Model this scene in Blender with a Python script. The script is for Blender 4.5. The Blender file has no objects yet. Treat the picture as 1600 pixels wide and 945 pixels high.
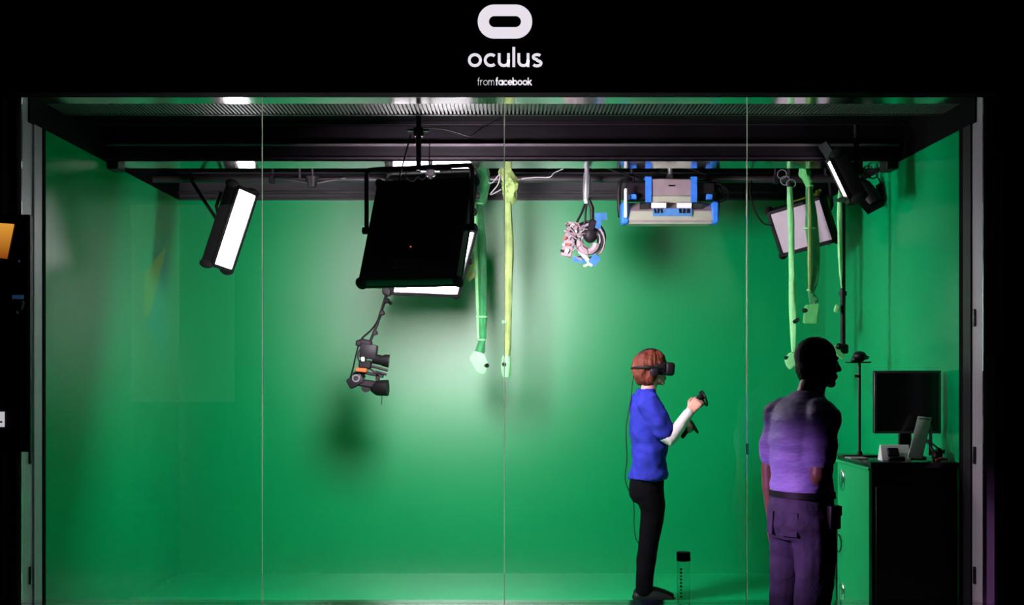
import bpy, bmesh, math, random
from mathutils import Vector, Matrix, noise

V = Vector
rnd = random.Random(7)
scn = bpy.context.scene
COL = scn.collection

# ------------------------------------------------------------------ camera, world, exposure
F = 2200.0                       # focal length in photo pixels (1600 wide)
VX, VY, EYE = 785.0, 578.0, 1.53  # vanishing point in the photograph and lens height above the booth floor
cam_d = bpy.data.cameras.new('camera')
cam = bpy.data.objects.new('camera', cam_d)
COL.objects.link(cam)
cam.location = (0, 0, EYE)
cam.rotation_euler = (math.pi / 2, 0, 0)
cam_d.sensor_width = 36.0
cam_d.lens = F / 1600.0 * 36.0
cam_d.shift_x = (800 - VX) / 1600.0
cam_d.shift_y = (VY - 472.5) / 1600.0
cam_d.clip_end = 100
scn.camera = cam

w = bpy.data.worlds.new('dark_hall')
scn.world = w
w.use_nodes = True
w.node_tree.nodes['Background'].inputs[0].default_value = (0.35, 0.3, 0.5, 1)
w.node_tree.nodes['Background'].inputs[1].default_value = 0.002

scn.view_settings.view_transform = 'Standard'
scn.view_settings.look = 'None'
scn.view_settings.gamma = 1.0
scn.view_settings.use_curve_mapping = False
scn.view_settings.exposure = 0.0


def spot(name, loc, target, energy, color, size_deg, blend, radius):
    l = bpy.data.lights.new(name, 'SPOT')
    l.energy, l.color = energy, color
    l.spot_size, l.spot_blend, l.shadow_soft_size = math.radians(size_deg), blend, radius
    o = bpy.data.objects.new(name, l)
    COL.objects.link(o)
    o.location = loc
    o.rotation_euler = (V(target) - V(loc)).to_track_quat('-Z', 'Y').to_euler()
    return o


# violet show light of the hall that falls on the visitor outside the glass
spot('hall_show_light', (-3.2, 5.7, 2.2), (1.24, 6.6, 0.86), 1250, (0.80, 0.42, 1.0), 12.0, 1.0, 0.08)

S_BACK = 138.0     # LED panel strengths
S_CAM = 34.0
S_TOP = 22.0
S_LEFT = 24.0
S_RIGHT = 18.0


def P(px, py, Y):
    """photo pixel at depth Y (metres from the lens) -> world point"""
    return V(((px - VX) * Y / F, Y, EYE - (py - VY) * Y / F))


# ------------------------------------------------------------------ materials
MATS = {}


def mat(name, col, rough=0.5, metal=0.0, spec=0.5, var=0.0, scale=8.0, bump=0.0, bscale=40.0,
        stretch=(1, 1, 1), emit=0.0, ecol=None, trans=0.0, sheen=0.0):
    if name in MATS:
        return MATS[name]
    m = bpy.data.materials.new(name)
    m.use_nodes = True
    nt = m.node_tree
    b = nt.nodes['Principled BSDF']
    b.inputs['Base Color'].default_value = (*col, 1)
    b.inputs['Roughness'].default_value = rough
    b.inputs['Metallic'].default_value = metal
    b.inputs['Specular IOR Level'].default_value = spec
    b.inputs['Transmission Weight'].default_value = trans
    b.inputs['Sheen Weight'].default_value = sheen
    if emit:
        b.inputs['Emission Color'].default_value = (*(ecol or col), 1)
        b.inputs['Emission Strength'].default_value = emit
    if var or bump:
        tc = nt.nodes.new('ShaderNodeTexCoord')
        mp = nt.nodes.new('ShaderNodeMapping')
        mp.inputs['Scale'].default_value = stretch
        nt.links.new(tc.outputs['Object'], mp.inputs['Vector'])
    if var:
        n = nt.nodes.new('ShaderNodeTexNoise')
        n.inputs['Scale'].default_value = scale
        n.inputs['Detail'].default_value = 4
        nt.links.new(mp.outputs['Vector'], n.inputs['Vector'])
        r = nt.nodes.new('ShaderNodeValToRGB')
        r.color_ramp.elements[0].position, r.color_ramp.elements[1].position = 0.3, 0.7
        r.color_ramp.elements[0].color = (*[c * (1 - var) for c in col], 1)
        r.color_ramp.elements[1].color = (*[min(1, c * (1 + var)) for c in col], 1)
        nt.links.new(n.outputs['Fac'], r.inputs['Fac'])
        nt.links.new(r.outputs['Color'], b.inputs['Base Color'])
    if bump:
        n2 = nt.nodes.new('ShaderNodeTexNoise')
        n2.inputs['Scale'].default_value = bscale
        n2.inputs['Detail'].default_value = 3
        nt.links.new(mp.outputs['Vector'], n2.inputs['Vector'])
        bp = nt.nodes.new('ShaderNodeBump')
        bp.inputs['Strength'].default_value = bump
        bp.inputs['Distance'].default_value = 0.01
        nt.links.new(n2.outputs['Fac'], bp.inputs['Height'])
        nt.links.new(bp.outputs['Normal'], b.inputs['Normal'])
    MATS[name] = m
    return m


GREEN = (0.0008, 0.27, 0.082)
def paint(name, col, rough, ior, bump=0.0, stretch=(1, 1, 1), var=0.05, scale=1.0):
    """satin paint: diffuse colour under a clear film with a compact (Beckmann) highlight"""
    m = bpy.data.materials.new(name)
    m.use_nodes = True
    nt = m.node_tree
    N, L = nt.nodes, nt.links
    N.remove(N['Principled BSDF'])
    tc = N.new('ShaderNodeTexCoord')
    mp = N.new('ShaderNodeMapping'); mp.inputs['Scale'].default_value = stretch
    L.new(tc.outputs['Object'], mp.inputs['Vector'])
    nz = N.new('ShaderNodeTexNoise'); nz.inputs['Scale'].default_value = scale
    L.new(tc.outputs['Object'], nz.inputs['Vector'])
    rp = N.new('ShaderNodeValToRGB')
    rp.color_ramp.elements[0].position, rp.color_ramp.elements[1].position = 0.3, 0.7
    rp.color_ramp.elements[0].color = (*[c * (1 - var) for c in col], 1)
    rp.color_ramp.elements[1].color = (*[c * (1 + var) for c in col], 1)
    L.new(nz.outputs['Fac'], rp.inputs['Fac'])
    df = N.new('ShaderNodeBsdfDiffuse')
    L.new(rp.outputs['Color'], df.inputs['Color'])
    gl = N.new('ShaderNodeBsdfGlossy'); gl.distribution = 'BECKMANN'
    gl.inputs['Roughness'].default_value = rough
    fr = N.new('ShaderNodeFresnel'); fr.inputs['IOR'].default_value = ior
    if bump:
        n2 = N.new('ShaderNodeTexNoise'); n2.inputs['Scale'].default_value = 1.0; n2.inputs['Detail'].default_value = 3
        L.new(mp.outputs['Vector'], n2.inputs['Vector'])
        bp = N.new('ShaderNodeBump'); bp.inputs['Strength'].default_value = bump; bp.inputs['Distance'].default_value = 0.01
        L.new(n2.outputs['Fac'], bp.inputs['Height'])
        for q in (df, gl, fr):
            L.new(bp.outputs['Normal'], q.inputs['Normal'])
    mx = N.new('ShaderNodeMixShader')
    L.new(fr.outputs[0], mx.inputs[0]); L.new(df.outputs[0], mx.inputs[1]); L.new(gl.outputs[0], mx.inputs[2])
    L.new(mx.outputs[0], N['Material Output'].inputs[0])
    MATS[name] = m
    return m


green_wall = paint('green_wall', (0.0008, 0.29, 0.09), 0.22, 1.18, 0.10, (5, 5, 0.35), 0.06, 1.2)
green_back = paint('green_back', GREEN, 0.41, 1.92, 0.06, (4, 1, 0.3), 0.05, 0.9)
green_floor = paint('green_floor', (0.001, 0.36, 0.118), 0.45, 1.2, 0.0, (1, 1, 1), 0.07, 3.0)
green_panel = mat('green_panel', (0.001, 0.30, 0.09), 0.45, var=0.06, scale=4)
black_matte = mat('black_matte', (0.004, 0.004, 0.005), 0.9, spec=0.05, var=0.2)
black_beam = mat('black_beam', (0.006, 0.004, 0.006), 0.35, spec=0.3, var=0.3, scale=5)
ceiling_black = mat('ceiling_black', (0.002, 0.0018, 0.002), 0.8, spec=0.05, var=0.3)
dark_wall = mat('dark_wall', (0.018, 0.015, 0.02), 0.6, var=0.25, scale=4)
dark_pipe = mat('dark_pipe', (0.06, 0.05, 0.06), 0.35, metal=0.6, var=0.2)
polished = mat('polished_metal', (0.62, 0.58, 0.62), 0.10, metal=1.0, var=0.05, scale=3)
brushed = mat('brushed_metal', (0.40, 0.30, 0.39), 0.38, metal=0.15, var=0.12, scale=6, stretch=(1, 1, 0.1))
grille_m = mat('grille_metal', (0.085, 0.058, 0.07), 0.5, metal=0.3, var=0.15)
black_plastic = mat('black_plastic', (0.005, 0.004, 0.005), 0.5, spec=0.18, var=0.3, scale=20)
black_gloss = mat('black_gloss', (0.008, 0.007, 0.010), 0.2, var=0.2)
charcoal = mat('charcoal', (0.012, 0.0075, 0.012), 0.5, spec=0.2, var=0.3, scale=30)
grey_metal = mat('grey_metal', (0.35, 0.32, 0.36), 0.35, metal=0.7, var=0.2)
chrome = mat('chrome', (0.75, 0.73, 0.75), 0.15, metal=1.0, var=0.05)
lilac_grey = mat('lilac_grey', (0.28, 0.20, 0.23), 0.5, var=0.12, scale=12)
beige_metal = mat('beige_metal', (0.36, 0.36, 0.29), 0.4, var=0.1, scale=10)
white_plastic = mat('white_plastic', (0.80, 0.76, 0.78), 0.4, var=0.04)
diffuser_off = mat('diffuser_dim', (0.42, 0.32, 0.40), 0.6, var=0.05, scale=20, emit=0.06, ecol=(0.8, 0.6, 0.8))
blue_tape = mat('blue_tape', (0.025, 0.17, 0.70), 0.6, var=0.2, scale=25)
blue_tape_pale = mat('blue_tape_pale', (0.06, 0.20, 0.50), 0.6, var=0.2, scale=25)
orange_m = mat('orange_plastic', (0.40, 0.075, 0.012), 0.45, var=0.15)
red_m = mat('red_plastic', (0.45, 0.05, 0.03), 0.5, var=0.2)
wrap_green = mat('wrap_green', (0.010, 0.17, 0.045), 0.7, var=0.25, scale=14, bump=0.5, bscale=60, sheen=0.2)
wrap_pale = mat('wrap_pale', (0.10, 0.44, 0.13), 0.7, var=0.15, scale=14, bump=0.5, bscale=60)
wrap_lime = mat('wrap_lime', (0.24, 0.33, 0.10), 0.7, var=0.25, scale=12, bump=0.5, bscale=60)
wrap_mint = mat('wrap_mint', (0.22, 0.60, 0.25), 0.7, var=0.12, scale=14, bump=0.4, bscale=60)
skin = mat('skin_light', (0.50, 0.24, 0.19), 0.5, var=0.08, scale=14)
skin_d = mat('skin_deep', (0.16, 0.065, 0.04), 0.5, var=0.1, scale=14)
hair_red = mat('hair_red', (0.11, 0.020, 0.010), 0.6, spec=0.25, var=0.45, scale=30, bump=0.9, bscale=90, stretch=(0.6, 1, 0.25))
hair_black = mat('hair_black', (0.006, 0.005, 0.006), 0.6, spec=0.2, var=0.3, bump=0.5, bscale=200)
shirt_blue = mat('shirt_blue', (0.022, 0.026, 0.30), 0.85, spec=0.1, var=0.15, scale=9, bump=0.35, bscale=25)
shirt_blue2 = mat('shirt_blue_dark', (0.24, 0.18, 0.48), 0.6, var=0.15, scale=7, bump=0.5, bscale=20, stretch=(1, 1, 3), sheen=0.2)
white_cloth = mat('white_cloth', (0.62, 0.54, 0.56), 0.8, var=0.05, bump=0.4, bscale=30)
trouser_black = mat('trouser_black', (0.003, 0.0022, 0.004), 0.9, spec=0.05, var=0.3, bump=0.4, bscale=25)
jeans = mat('jeans_dark', (0.034, 0.024, 0.058), 0.8, var=0.35, scale=14, bump=0.4, bscale=30)
shoe_m = mat('shoe_black', (0.006, 0.005, 0.006), 0.55, spec=0.2, var=0.3)
rubber = mat('rubber', (0.008, 0.007, 0.008), 0.8, spec=0.15, var=0.2)
eye_m = mat('eye_white', (0.7, 0.68, 0.66), 0.3, var=0.05)
cable_w = mat('cable_white', (0.42, 0.38, 0.40), 0.45, var=0.08)
seal_m = None


def emission(name, col, strength, var=0.0):
    if name in MATS:
        return MATS[name]
    m = bpy.data.materials.new(name)
    m.use_nodes = True
    nt = m.node_tree
    b = nt.nodes['Principled BSDF']
    b.inputs['Base Color'].default_value = (0.8, 0.8, 0.8, 1)
    b.inputs['Emission Color'].default_value = (*col, 1)
    b.inputs['Emission Strength'].default_value = strength
    MATS[name] = m
    return m


LED = (1.0, 0.93, 0.99)
led_back = emission('led_back', LED, S_BACK)
led_cam = emission('led_cam', LED, S_CAM)
led_top = emission('led_top', LED, S_TOP)
led_left = emission('led_left', LED, S_LEFT)
led_right = emission('led_right', LED, S_RIGHT)
logo_light = emission('logo_light', (0.95, 0.88, 0.98), 0.85)
logo_dim = emission('logo_dim', (0.95, 0.90, 0.98), 0.42)
red_led = emission('red_led', (1.0, 0.05, 0.03), 0.6)
blue_led = emission('blue_led', (0.1, 0.35, 0.8), 0.06)


def glass_mat(name, ior=1.45, tint=(1, 1, 1)):
    m = bpy.data.materials.new(name)
    m.use_nodes = True
    nt = m.node_tree
    nt.nodes.remove(nt.nodes['Principled BSDF'])
    out = nt.nodes['Material Output']
    tr = nt.nodes.new('ShaderNodeBsdfTransparent')
    tr.inputs[0].default_value = (*tint, 1)
    gl = nt.nodes.new('ShaderNodeBsdfGlossy')
    gl.inputs['Roughness'].default_value = 0.01
    fr = nt.nodes.new('ShaderNodeFresnel')
    fr.inputs[0].default_value = ior
    mx = nt.nodes.new('ShaderNodeMixShader')
    nt.links.new(fr.outputs[0], mx.inputs[0])
    nt.links.new(tr.outputs[0], mx.inputs[1])
    nt.links.new(gl.outputs[0], mx.inputs[2])
    nt.links.new(mx.outputs[0], out.inputs[0])
    MATS[name] = m
    return m


pane_glass = glass_mat('pane_glass')


def thin_clear(name, tint, edge=0.55, base=0.04):
    m = bpy.data.materials.new(name)
    m.use_nodes = True
    nt = m.node_tree
    nt.nodes.remove(nt.nodes['Principled BSDF'])
    tr = nt.nodes.new('ShaderNodeBsdfTransparent')
    tr.inputs[0].default_value = (*tint, 1)
    gl = nt.nodes.new('ShaderNodeBsdfGlossy')
    gl.inputs['Roughness'].default_value = 0.03
    lw = nt.nodes.new('ShaderNodeLayerWeight')
    pw = nt.nodes.new('ShaderNodeMath'); pw.operation = 'POWER'; pw.inputs[1].default_value = 3.5
    ml = nt.nodes.new('ShaderNodeMath'); ml.operation = 'MULTIPLY_ADD'; ml.inputs[1].default_value = edge; ml.inputs[2].default_value = base
    mx = nt.nodes.new('ShaderNodeMixShader')
    nt.links.new(lw.outputs['Facing'], pw.inputs[0]); nt.links.new(pw.outputs[0], ml.inputs[0]); nt.links.new(ml.outputs[0], mx.inputs[0])
    nt.links.new(tr.outputs[0], mx.inputs[1]); nt.links.new(gl.outputs[0], mx.inputs[2])
    nt.links.new(mx.outputs[0], nt.nodes['Material Output'].inputs[0])
    return m


bottle_glass = thin_clear('bottle_clear', (0.975, 0.985, 0.98), 0.4, 0.02)
water_m = thin_clear('water_clear', (0.93, 0.98, 0.95), 0.25, 0.02)


def translucent(name, col):
    m = bpy.data.materials.new(name)
    m.use_nodes = True
    nt = m.node_tree
    b = nt.nodes['Principled BSDF']
    b.inputs['Base Color'].default_value = (*col, 1)
    b.inputs['Roughness'].default_value = 0.3
    t = nt.nodes.new('ShaderNodeBsdfTranslucent')
    t.inputs[0].default_value = (*col, 1)
    mx = nt.nodes.new('ShaderNodeMixShader')
    mx.inputs[0].default_value = 0.85
    nt.links.new(b.outputs[0], mx.inputs[1])
    nt.links.new(t.outputs[0], mx.inputs[2])
    nt.links.new(mx.outputs[0], nt.nodes['Material Output'].inputs[0])
    return m


seal_m = translucent('clear_seal', (0.92, 0.92, 0.86))
gel_lime = translucent('gel_lime', (0.48, 0.62, 0.07))


def orange_screen():
    m = bpy.data.materials.new('orange_screen')
    m.use_nodes = True
    nt = m.node_tree
    b = nt.nodes['Principled BSDF']
    tc = nt.nodes.new('ShaderNodeTexCoord')
    sx = nt.nodes.new('ShaderNodeSeparateXYZ')
    nt.links.new(tc.outputs['Generated'], sx.inputs[0])
    r = nt.nodes.new('ShaderNodeValToRGB')
    r.color_ramp.elements[0].color = (0.30, 0.06, 0.005, 1)
    r.color_ramp.elements[1].color = (0.95, 0.42, 0.05, 1)
    nt.links.new(sx.outputs['Z'], r.inputs[0])
    nt.links.new(r.outputs[0], b.inputs['Emission Color'])
    b.inputs['Base Color'].default_value = (0.02, 0.02, 0.02, 1)
    b.inputs['Emission Strength'].default_value = 0.8
    return m


orange_scr = orange_screen()


# ------------------------------------------------------------------ mesh helpers
def merge(bm, tmp, M=None):
    if M is not None:
        tmp.transform(M)
    me = bpy.data.meshes.new('tmp')
    tmp.to_mesh(me)
    tmp.free()
    bm.from_mesh(me)
    bpy.data.meshes.remove(me)


def box(bm, c, size, R=None, bev=0.0, seg=1):
    t = bmesh.new()
    bmesh.ops.create_cube(t, size=1.0)
    t.transform(Matrix.Diagonal((*size, 1)))
    if bev:
        bmesh.ops.bevel(t, geom=list(t.edges), offset=bev, segments=seg, affect='EDGES', profile=0.5)
    M = Matrix.Translation(V(c))
    if R is not None:
        M = M @ (R if len(R) == 4 else R.to_4x4())
    merge(bm, t, M)
    return bm


def frame_of(d):
    d = d.normalized()
    a = V((0, 0, 1)) if abs(d.z) < 0.9 else V((1, 0, 0))
    x = d.cross(a).normalized()
    return x, d.cross(x).normalized()


def loft(bm, rings, cap=True):
    vr = [[bm.verts.new(p) for p in r] for r in rings]
    n = len(rings[0])
    for a, b in zip(vr, vr[1:]):
        for i in range(n):
            bm.faces.new((a[i], a[(i + 1) % n], b[(i + 1) % n], b[i]))
    if cap:
        bm.faces.new(list(reversed(vr[0])))
        bm.faces.new(vr[-1])
    bmesh.ops.recalc_face_normals(bm, faces=list(bm.faces)) if len(bm.faces) < 4000 else None


def tube(bm, pts, r, n=8, cap=True, fold=None):
    pts = [V(p) for p in pts]
    rs = r if isinstance(r, (list, tuple)) else [r] * len(pts)
    rings, x = [], None
    for i, p in enumerate(pts):
        d = (pts[min(i + 1, len(pts) - 1)] - pts[max(i - 1, 0)])
        if d.length < 1e-9:
            d = V((0, 0, 1))
        d.normalize()
        if x is None:
            x, y = frame_of(d)
        else:
            x = (x - d * x.dot(d)).normalized()
            y = d.cross(x).normalized()
        ring = []
        for k in range(n):
            a = 2 * math.pi * k / n
            f = fold(i, a) if fold else 1.0
            ring.append(p + (x * math.cos(a) + y * math.sin(a)) * rs[i] * f)
        rings.append(ring)
    loft(bm, rings, cap)
    return bm


def limb(bm, pts, radii, n=14, sub=3):
    """closed tapered limb with rounded ends"""
    pts = [V(p) for p in pts]
    P2, R2 = [], []
    for i in range(len(pts) - 1):
        for k in range(sub):
            t = k / sub
            P2.append(pts[i].lerp(pts[i + 1], t))
            R2.append(radii[i] * (1 - t) + radii[i + 1] * t)
    P2.append(pts[-1])
    R2.append(radii[-1])
    d0 = (P2[0] - P2[1]).normalized()
    d1 = (P2[-1] - P2[-2]).normalized()
    pre, prr, post, por = [], [], [], []
    for a in (80, 50, 25):
        a = math.radians(a)
        pre.append(P2[0] + d0 * R2[0] * math.sin(a)); prr.append(R2[0] * math.cos(a))
    for a in (25, 50, 80):
        a = math.radians(a)
        post.append(P2[-1] + d1 * R2[-1] * math.sin(a)); por.append(R2[-1] * math.cos(a))
    return tube(bm, pre + P2 + post, prr + R2 + por, n)


def cyl(bm, p0, p1, r0, r1=None, n=16):
    return tube(bm, [p0, p1], [r0, r0 if r1 is None else r1], n)


def sphere(bm, c, r, R=None, u=16, v=10):
    t = bmesh.new()
    bmesh.ops.create_uvsphere(t, u_segments=u, v_segments=v, radius=1.0)
    rr = r if isinstance(r, (tuple, list)) else (r, r, r)
    M = Matrix.Translation(V(c)) @ (R.to_4x4() if R is not None else Matrix()) @ Matrix.Diagonal((*rr, 1))
    merge(bm, t, M)
    return bm


def torus(bm, c, axis, R, r, n=32, m=8, arc=2 * math.pi, start=0.0, sx=1.0):
    x, y = frame_of(V(axis))
    closed = abs(arc - 2 * math.pi) < 1e-6
    pts = [V(c) + (x * math.cos(start + arc * i / n) * sx + y * math.sin(start + arc * i / n)) * R
           for i in range(n + (0 if closed else 1))]
    if not closed:
        return tube(bm, pts, r, m)
    rings = []
    ax = V(axis).normalized()
    for p in pts:
        o = (p - V(c)).normalized()
        rings.append([p + (o * math.cos(2 * math.pi * k / m) + ax * math.sin(2 * math.pi * k / m)) * r for k in range(m)])
    rings.append(rings[0])
    vr = [[bm.verts.new(q) for q in ring] for ring in rings[:-1]]
    vr.append(vr[0])
    for a, b in zip(vr, vr[1:]):
        for i in range(m):
            bm.faces.new((a[i], a[(i + 1) % m], b[(i + 1) % m], b[i]))
    return bm


def lathe(bm, prof, c, n=24):
    c = V(c)
    rings = [[c + V((math.cos(2 * math.pi * k / n) * r, math.sin(2 * math.pi * k / n) * r, z)) for k in range(n)] for r, z in prof]
    loft(bm, rings)
    return bm


def prism(bm, poly, d):
    """poly: world points; extruded by vector d"""
    d = V(d)
    a = [bm.verts.new(V(p)) for p in poly]
    b = [bm.verts.new(V(p) + d) for p in poly]
    n = len(a)
    f0 = bm.faces.new(a)
    bm.faces.new(list(reversed(b)))
    for i in range(n):
        bm.faces.new((a[i], b[i], b[(i + 1) % n], a[(i + 1) % n]))
    bmesh.ops.recalc_face_normals(bm, faces=list(bm.faces))
    return bm


def catmull(pts, k=6):
    pts = [V(p) for p in pts]
    out = []
    for i in range(len(pts) - 1):
        p0, p1, p2, p3 = pts[max(i - 1, 0)], pts[i], pts[i + 1], pts[min(i + 2, len(pts) - 1)]
        for j in range(k):
            t = j / k
            out.append(0.5 * ((2 * p1) + (p2 - p0) * t + (2 * p0 - 5 * p1 + 4 * p2 - p3) * t * t + (3 * p1 - p0 - 3 * p2 + p3) * t ** 3))
    out.append(pts[-1])
    return out


def B():
    return bmesh.new()


def finish(name, bm, m, smooth=40):
    me = bpy.data.meshes.new(name)
    bm.to_mesh(me)
    bm.free()
    if smooth:
        me.shade_smooth()
        me.set_sharp_from_angle(angle=math.radians(smooth))
    o = bpy.data.objects.new(name, me)
    COL.objects.link(o)
    me.materials.append(m)
    return o


class Thing:
    def __init__(s, name, label, cat, M, group=None):
        s.o = bpy.data.objects.new(name, None)
        s.o.empty_display_size = 0.05
        COL.objects.link(s.o)
        s.M = Matrix.Translation(V(M)) if not isinstance(M, Matrix) else M
        s.o.matrix_world = s.M
        s.inv = s.M.inverted()
        s.o['label'], s.o['category'] = label, cat
        if group:
            s.o['group'] = group

    def part(s, name, bm, m, parent=None, label=None, local=False, smooth=40):
        if not local:
            bm.transform(s.inv)
        o = finish(name, bm, m, smooth)
        o.parent = parent or s.o
        if label:
            o['label'] = label
        return o


def single(name, label, cat, bm, m, group=None, smooth=40):
    bm.verts.ensure_lookup_table()
    lo = V([min(v.co[i] for v in bm.verts) for i in range(3)])
    hi = V([max(v.co[i] for v in bm.verts) for i in range(3)])
    c = V(((lo.x + hi.x) / 2, (lo.y + hi.y) / 2, lo.z))
    bm.transform(Matrix.Translation(-c))
    o = finish(name, bm, m, smooth)
    o.location = c
    o['label'], o['category'] = label, cat
    if group:
        o['group'] = group
    return o


def struct(name, bm, m, label, cat='structure', parent=None, smooth=0):
    o = finish(name, bm, m, smooth)
    if parent:
        o.parent = parent
    else:
        o['kind'] = 'structure'
        o['label'] = label
        o['category'] = cat
    return o


def remesh(bm, voxel, it=4, fn=None, fac=0.5):
    me = bpy.data.meshes.new('rm')
    bm.to_mesh(me)
    bm.free()
    o = bpy.data.objects.new('rm', me)
    COL.objects.link(o)
    md = o.modifiers.new('r', 'REMESH')
    md.mode = 'VOXEL'
    md.voxel_size = voxel
    dg = bpy.context.evaluated_depsgraph_get()
    me2 = bpy.data.meshes.new_from_object(o.evaluated_get(dg))
    bpy.data.objects.remove(o)
    bpy.data.meshes.remove(me)
    b2 = bmesh.new()
    b2.from_mesh(me2)
    bpy.data.meshes.remove(me2)
    for _ in range(it):
        bmesh.ops.smooth_vert(b2, verts=b2.verts, factor=fac, use_axis_x=True, use_axis_y=True, use_axis_z=True)
    if fn:
        b2.normal_update()
        mv = [(v, v.co + v.normal * fn(v.co)) for v in b2.verts]
        for v, c in mv:
            v.co = c
    return b2


# ------------------------------------------------------------------ the booth
XW, YB, YG = 2.433, 10.6, 7.15          # side walls, back wall, glass plane
ZT, ZC = 2.807, 3.02                     # top of the green walls, black ceiling
YW = 7.5                                 # where the green side walls begin
T = 0.1

bm = B(); box(bm, (0, (7.0 + YB + T) / 2, -0.05), (2 * XW + 0.2, YB + T - 7.0, 0.1))
struct('floor', bm, green_floor, 'green painted studio floor inside the booth', 'floor')
bm = B(); box(bm, (0, YB + T / 2, ZT / 2), (2 * XW + 2 * T, T, ZT))
struct('wall_back', bm, green_back, 'chroma green back wall of the booth', 'wall')
for s, nm in ((-1, 'left'), (1, 'right')):
    bm = B(); box(bm, (s * (XW + T / 2), (YW + YB) / 2, ZT / 2), (T, YB - YW, ZT))
    struct('wall_' + nm, bm, green_wall, 'satin green side wall %s' % ('beside the tilted narrow light' if s < 0 else 'behind the counter and monitor'), 'wall')
bm = B(); box(bm, (0, (YG + YB) / 2, ZC + 0.05), (2 * XW + 2 * T, YB - YG + 2 * T, 0.1))
struct('ceiling', bm, ceiling_black, 'black ceiling above the green walls', 'ceiling')
# dark band of wall above the green on three sides
bm = B()
box(bm, (0, YB + 0.05, (ZT + ZC) / 2), (2 * XW + 2 * T, 0.1, ZC - ZT))
struct('trim_1', bm, dark_wall, 'dark grey band above the green back wall', 'trim')
bm = B(); box(bm, (0, YB - 0.02, ZT + 0.055), (2 * XW, 0.04, 0.018)); box(bm, (0, YB - 0.03, ZT + 0.004), (2 * XW, 0.05, 0.012))
struct('trim_2', bm, dark_pipe, 'thin metal lip along the top of the green back wall', 'trim')
for s, k in ((-1, 3), (1, 4)):
    bm = B(); box(bm, (s * (XW + 0.05), (YG + YB) / 2 + 0.05, (ZT + ZC) / 2), (0.1, YB - YG - 0.1, ZC - ZT))
    struct('trim_%d' % k, bm, ceiling_black, 'black band above the %s green side wall' % ('far' if s < 0 else 'counter-side'), 'trim')

# cross beam with mirror-polished underside
YB1, YB2 = 8.62, 8.92
bm = B()
box(bm, (0, (YB1 + YB2) / 2, (ZT + ZC) / 2 + 0.006), (2 * XW, YB2 - YB1, ZC - ZT - 0.012))
beam = struct('trim_5', bm, black_beam, 'black cross beam under the ceiling with a polished underside', 'beam')
bm = B(); box(bm, (0, (YB1 + YB2) / 2, ZT + 0.003), (2 * XW - 0.12, YB2 - YB1, 0.006)); struct('polished_underside', bm, polished, '', parent=beam)
bm = B(); box(bm, (0, YB1 - 0.02, 2.905), (2 * XW - 0.02, 0.05, 0.012), bev=0.003); struct('flange', bm, mat('flange_metal', (0.11, 0.085, 0.105), 0.35, metal=0.3, var=0.1), '', parent=beam)
bm = B(); box(bm, (0, YB1 - 0.006, 2.826), (2 * XW - 0.02, 0.012, 0.012)); struct('flange', bm, charcoal, '', parent=beam)
for s in (-1, 1):
    bm = B(); box(bm, (s * (XW - 0.035), 8.74, ZT - 0.016), (0.07, 0.17, 0.05), bev=0.005); struct('bracket', bm, black_plastic, '', parent=beam)
# ceiling seam rail and slatted vent grille behind the front rail
bm = B(); box(bm, (0, 8.44, ZC - 0.01), (2 * XW, 0.03, 0.02))
struct('trim_6', bm, charcoal, 'thin dark rail on the ceiling in front of the cross beam', 'rail')
bm = B()
box(bm, (0, 7.57, 2.965), (2 * XW, 0.44, 0.02))
gr = struct('trim_7', bm, black_beam, 'slatted metal vent grille under the front of the ceiling', 'vent')
bm = B()
x = -XW + 0.02
while x < XW:
    box(bm, (x, 7.57, 2.948), (0.011, 0.42, 0.014))
    x += 0.0215
for yy in (7.36, 7.78):
    box(bm, (0, yy, 2.948), (2 * XW, 0.014, 0.022))
o = struct('slats', bm, grille_m, '', parent=gr); o['kind'] = 'stuff'

# front liner: polished metal all round just behind the glass
ZL = 2.914
bm = B(); box(bm, (0, 7.235, ZL + 0.03), (2 * XW + 0.08, 0.17, 0.06)); struct('trim_8', bm, polished, 'polished metal liner under the black header', 'trim')
for s, k in ((-1, 9), (1, 10)):
    bm = B(); box(bm, (s * (XW + 0.06), 7.235, (ZL + 0.06) / 2), (0.10, 0.17, ZL + 0.06))
    o = struct('trim_%d' % k, bm, brushed, 'brushed metal jamb at the glass, %s' % ('beside the orange screen' if s < 0 else 'beside the counter'), 'jamb')
    for z in (1.80, 1.09, 0.47):
        b2 = B(); box(b2, (s * (XW + 0.005), 7.27, z), (0.012, 0.022, 0.09), bev=0.003); struct('latch', b2, black_gloss, '', parent=o)
    bm = B(); box(bm, (s * (XW + 0.05), 7.47, ZT / 2), (0.102, 0.06, ZT)); b2 = bm
    bm = B(); box(bm, (s * (XW + 0.05), 7.38, ZT / 2), (0.10, 0.12, ZT)); post = struct('trim_%d' % (k + 2), bm, brushed if s < 0 else charcoal, 'dark post between metal jamb and green wall, %s' % ('far from the counter' if s < 0 else 'beside the counter'), 'post')
    struct('gasket', b2, black_matte, '', parent=post)

# sill
ZS = 0.347
bm = B(); box(bm, (0, 7.10, (ZS - 0.1) / 2 - 0.01), (2 * XW + 0.4, 0.28, ZS + 0.08), bev=0.004)
struct('trim_13', bm, brushed, 'metal sill that carries the glass front', 'sill')
bm = B(); box(bm, (0, 7.10, ZS - 0.003), (2 * XW + 0.1, 0.30, 0.006)); struct('trim_14', bm, polished, 'polished metal cap on top of the sill', 'sill')

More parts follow.
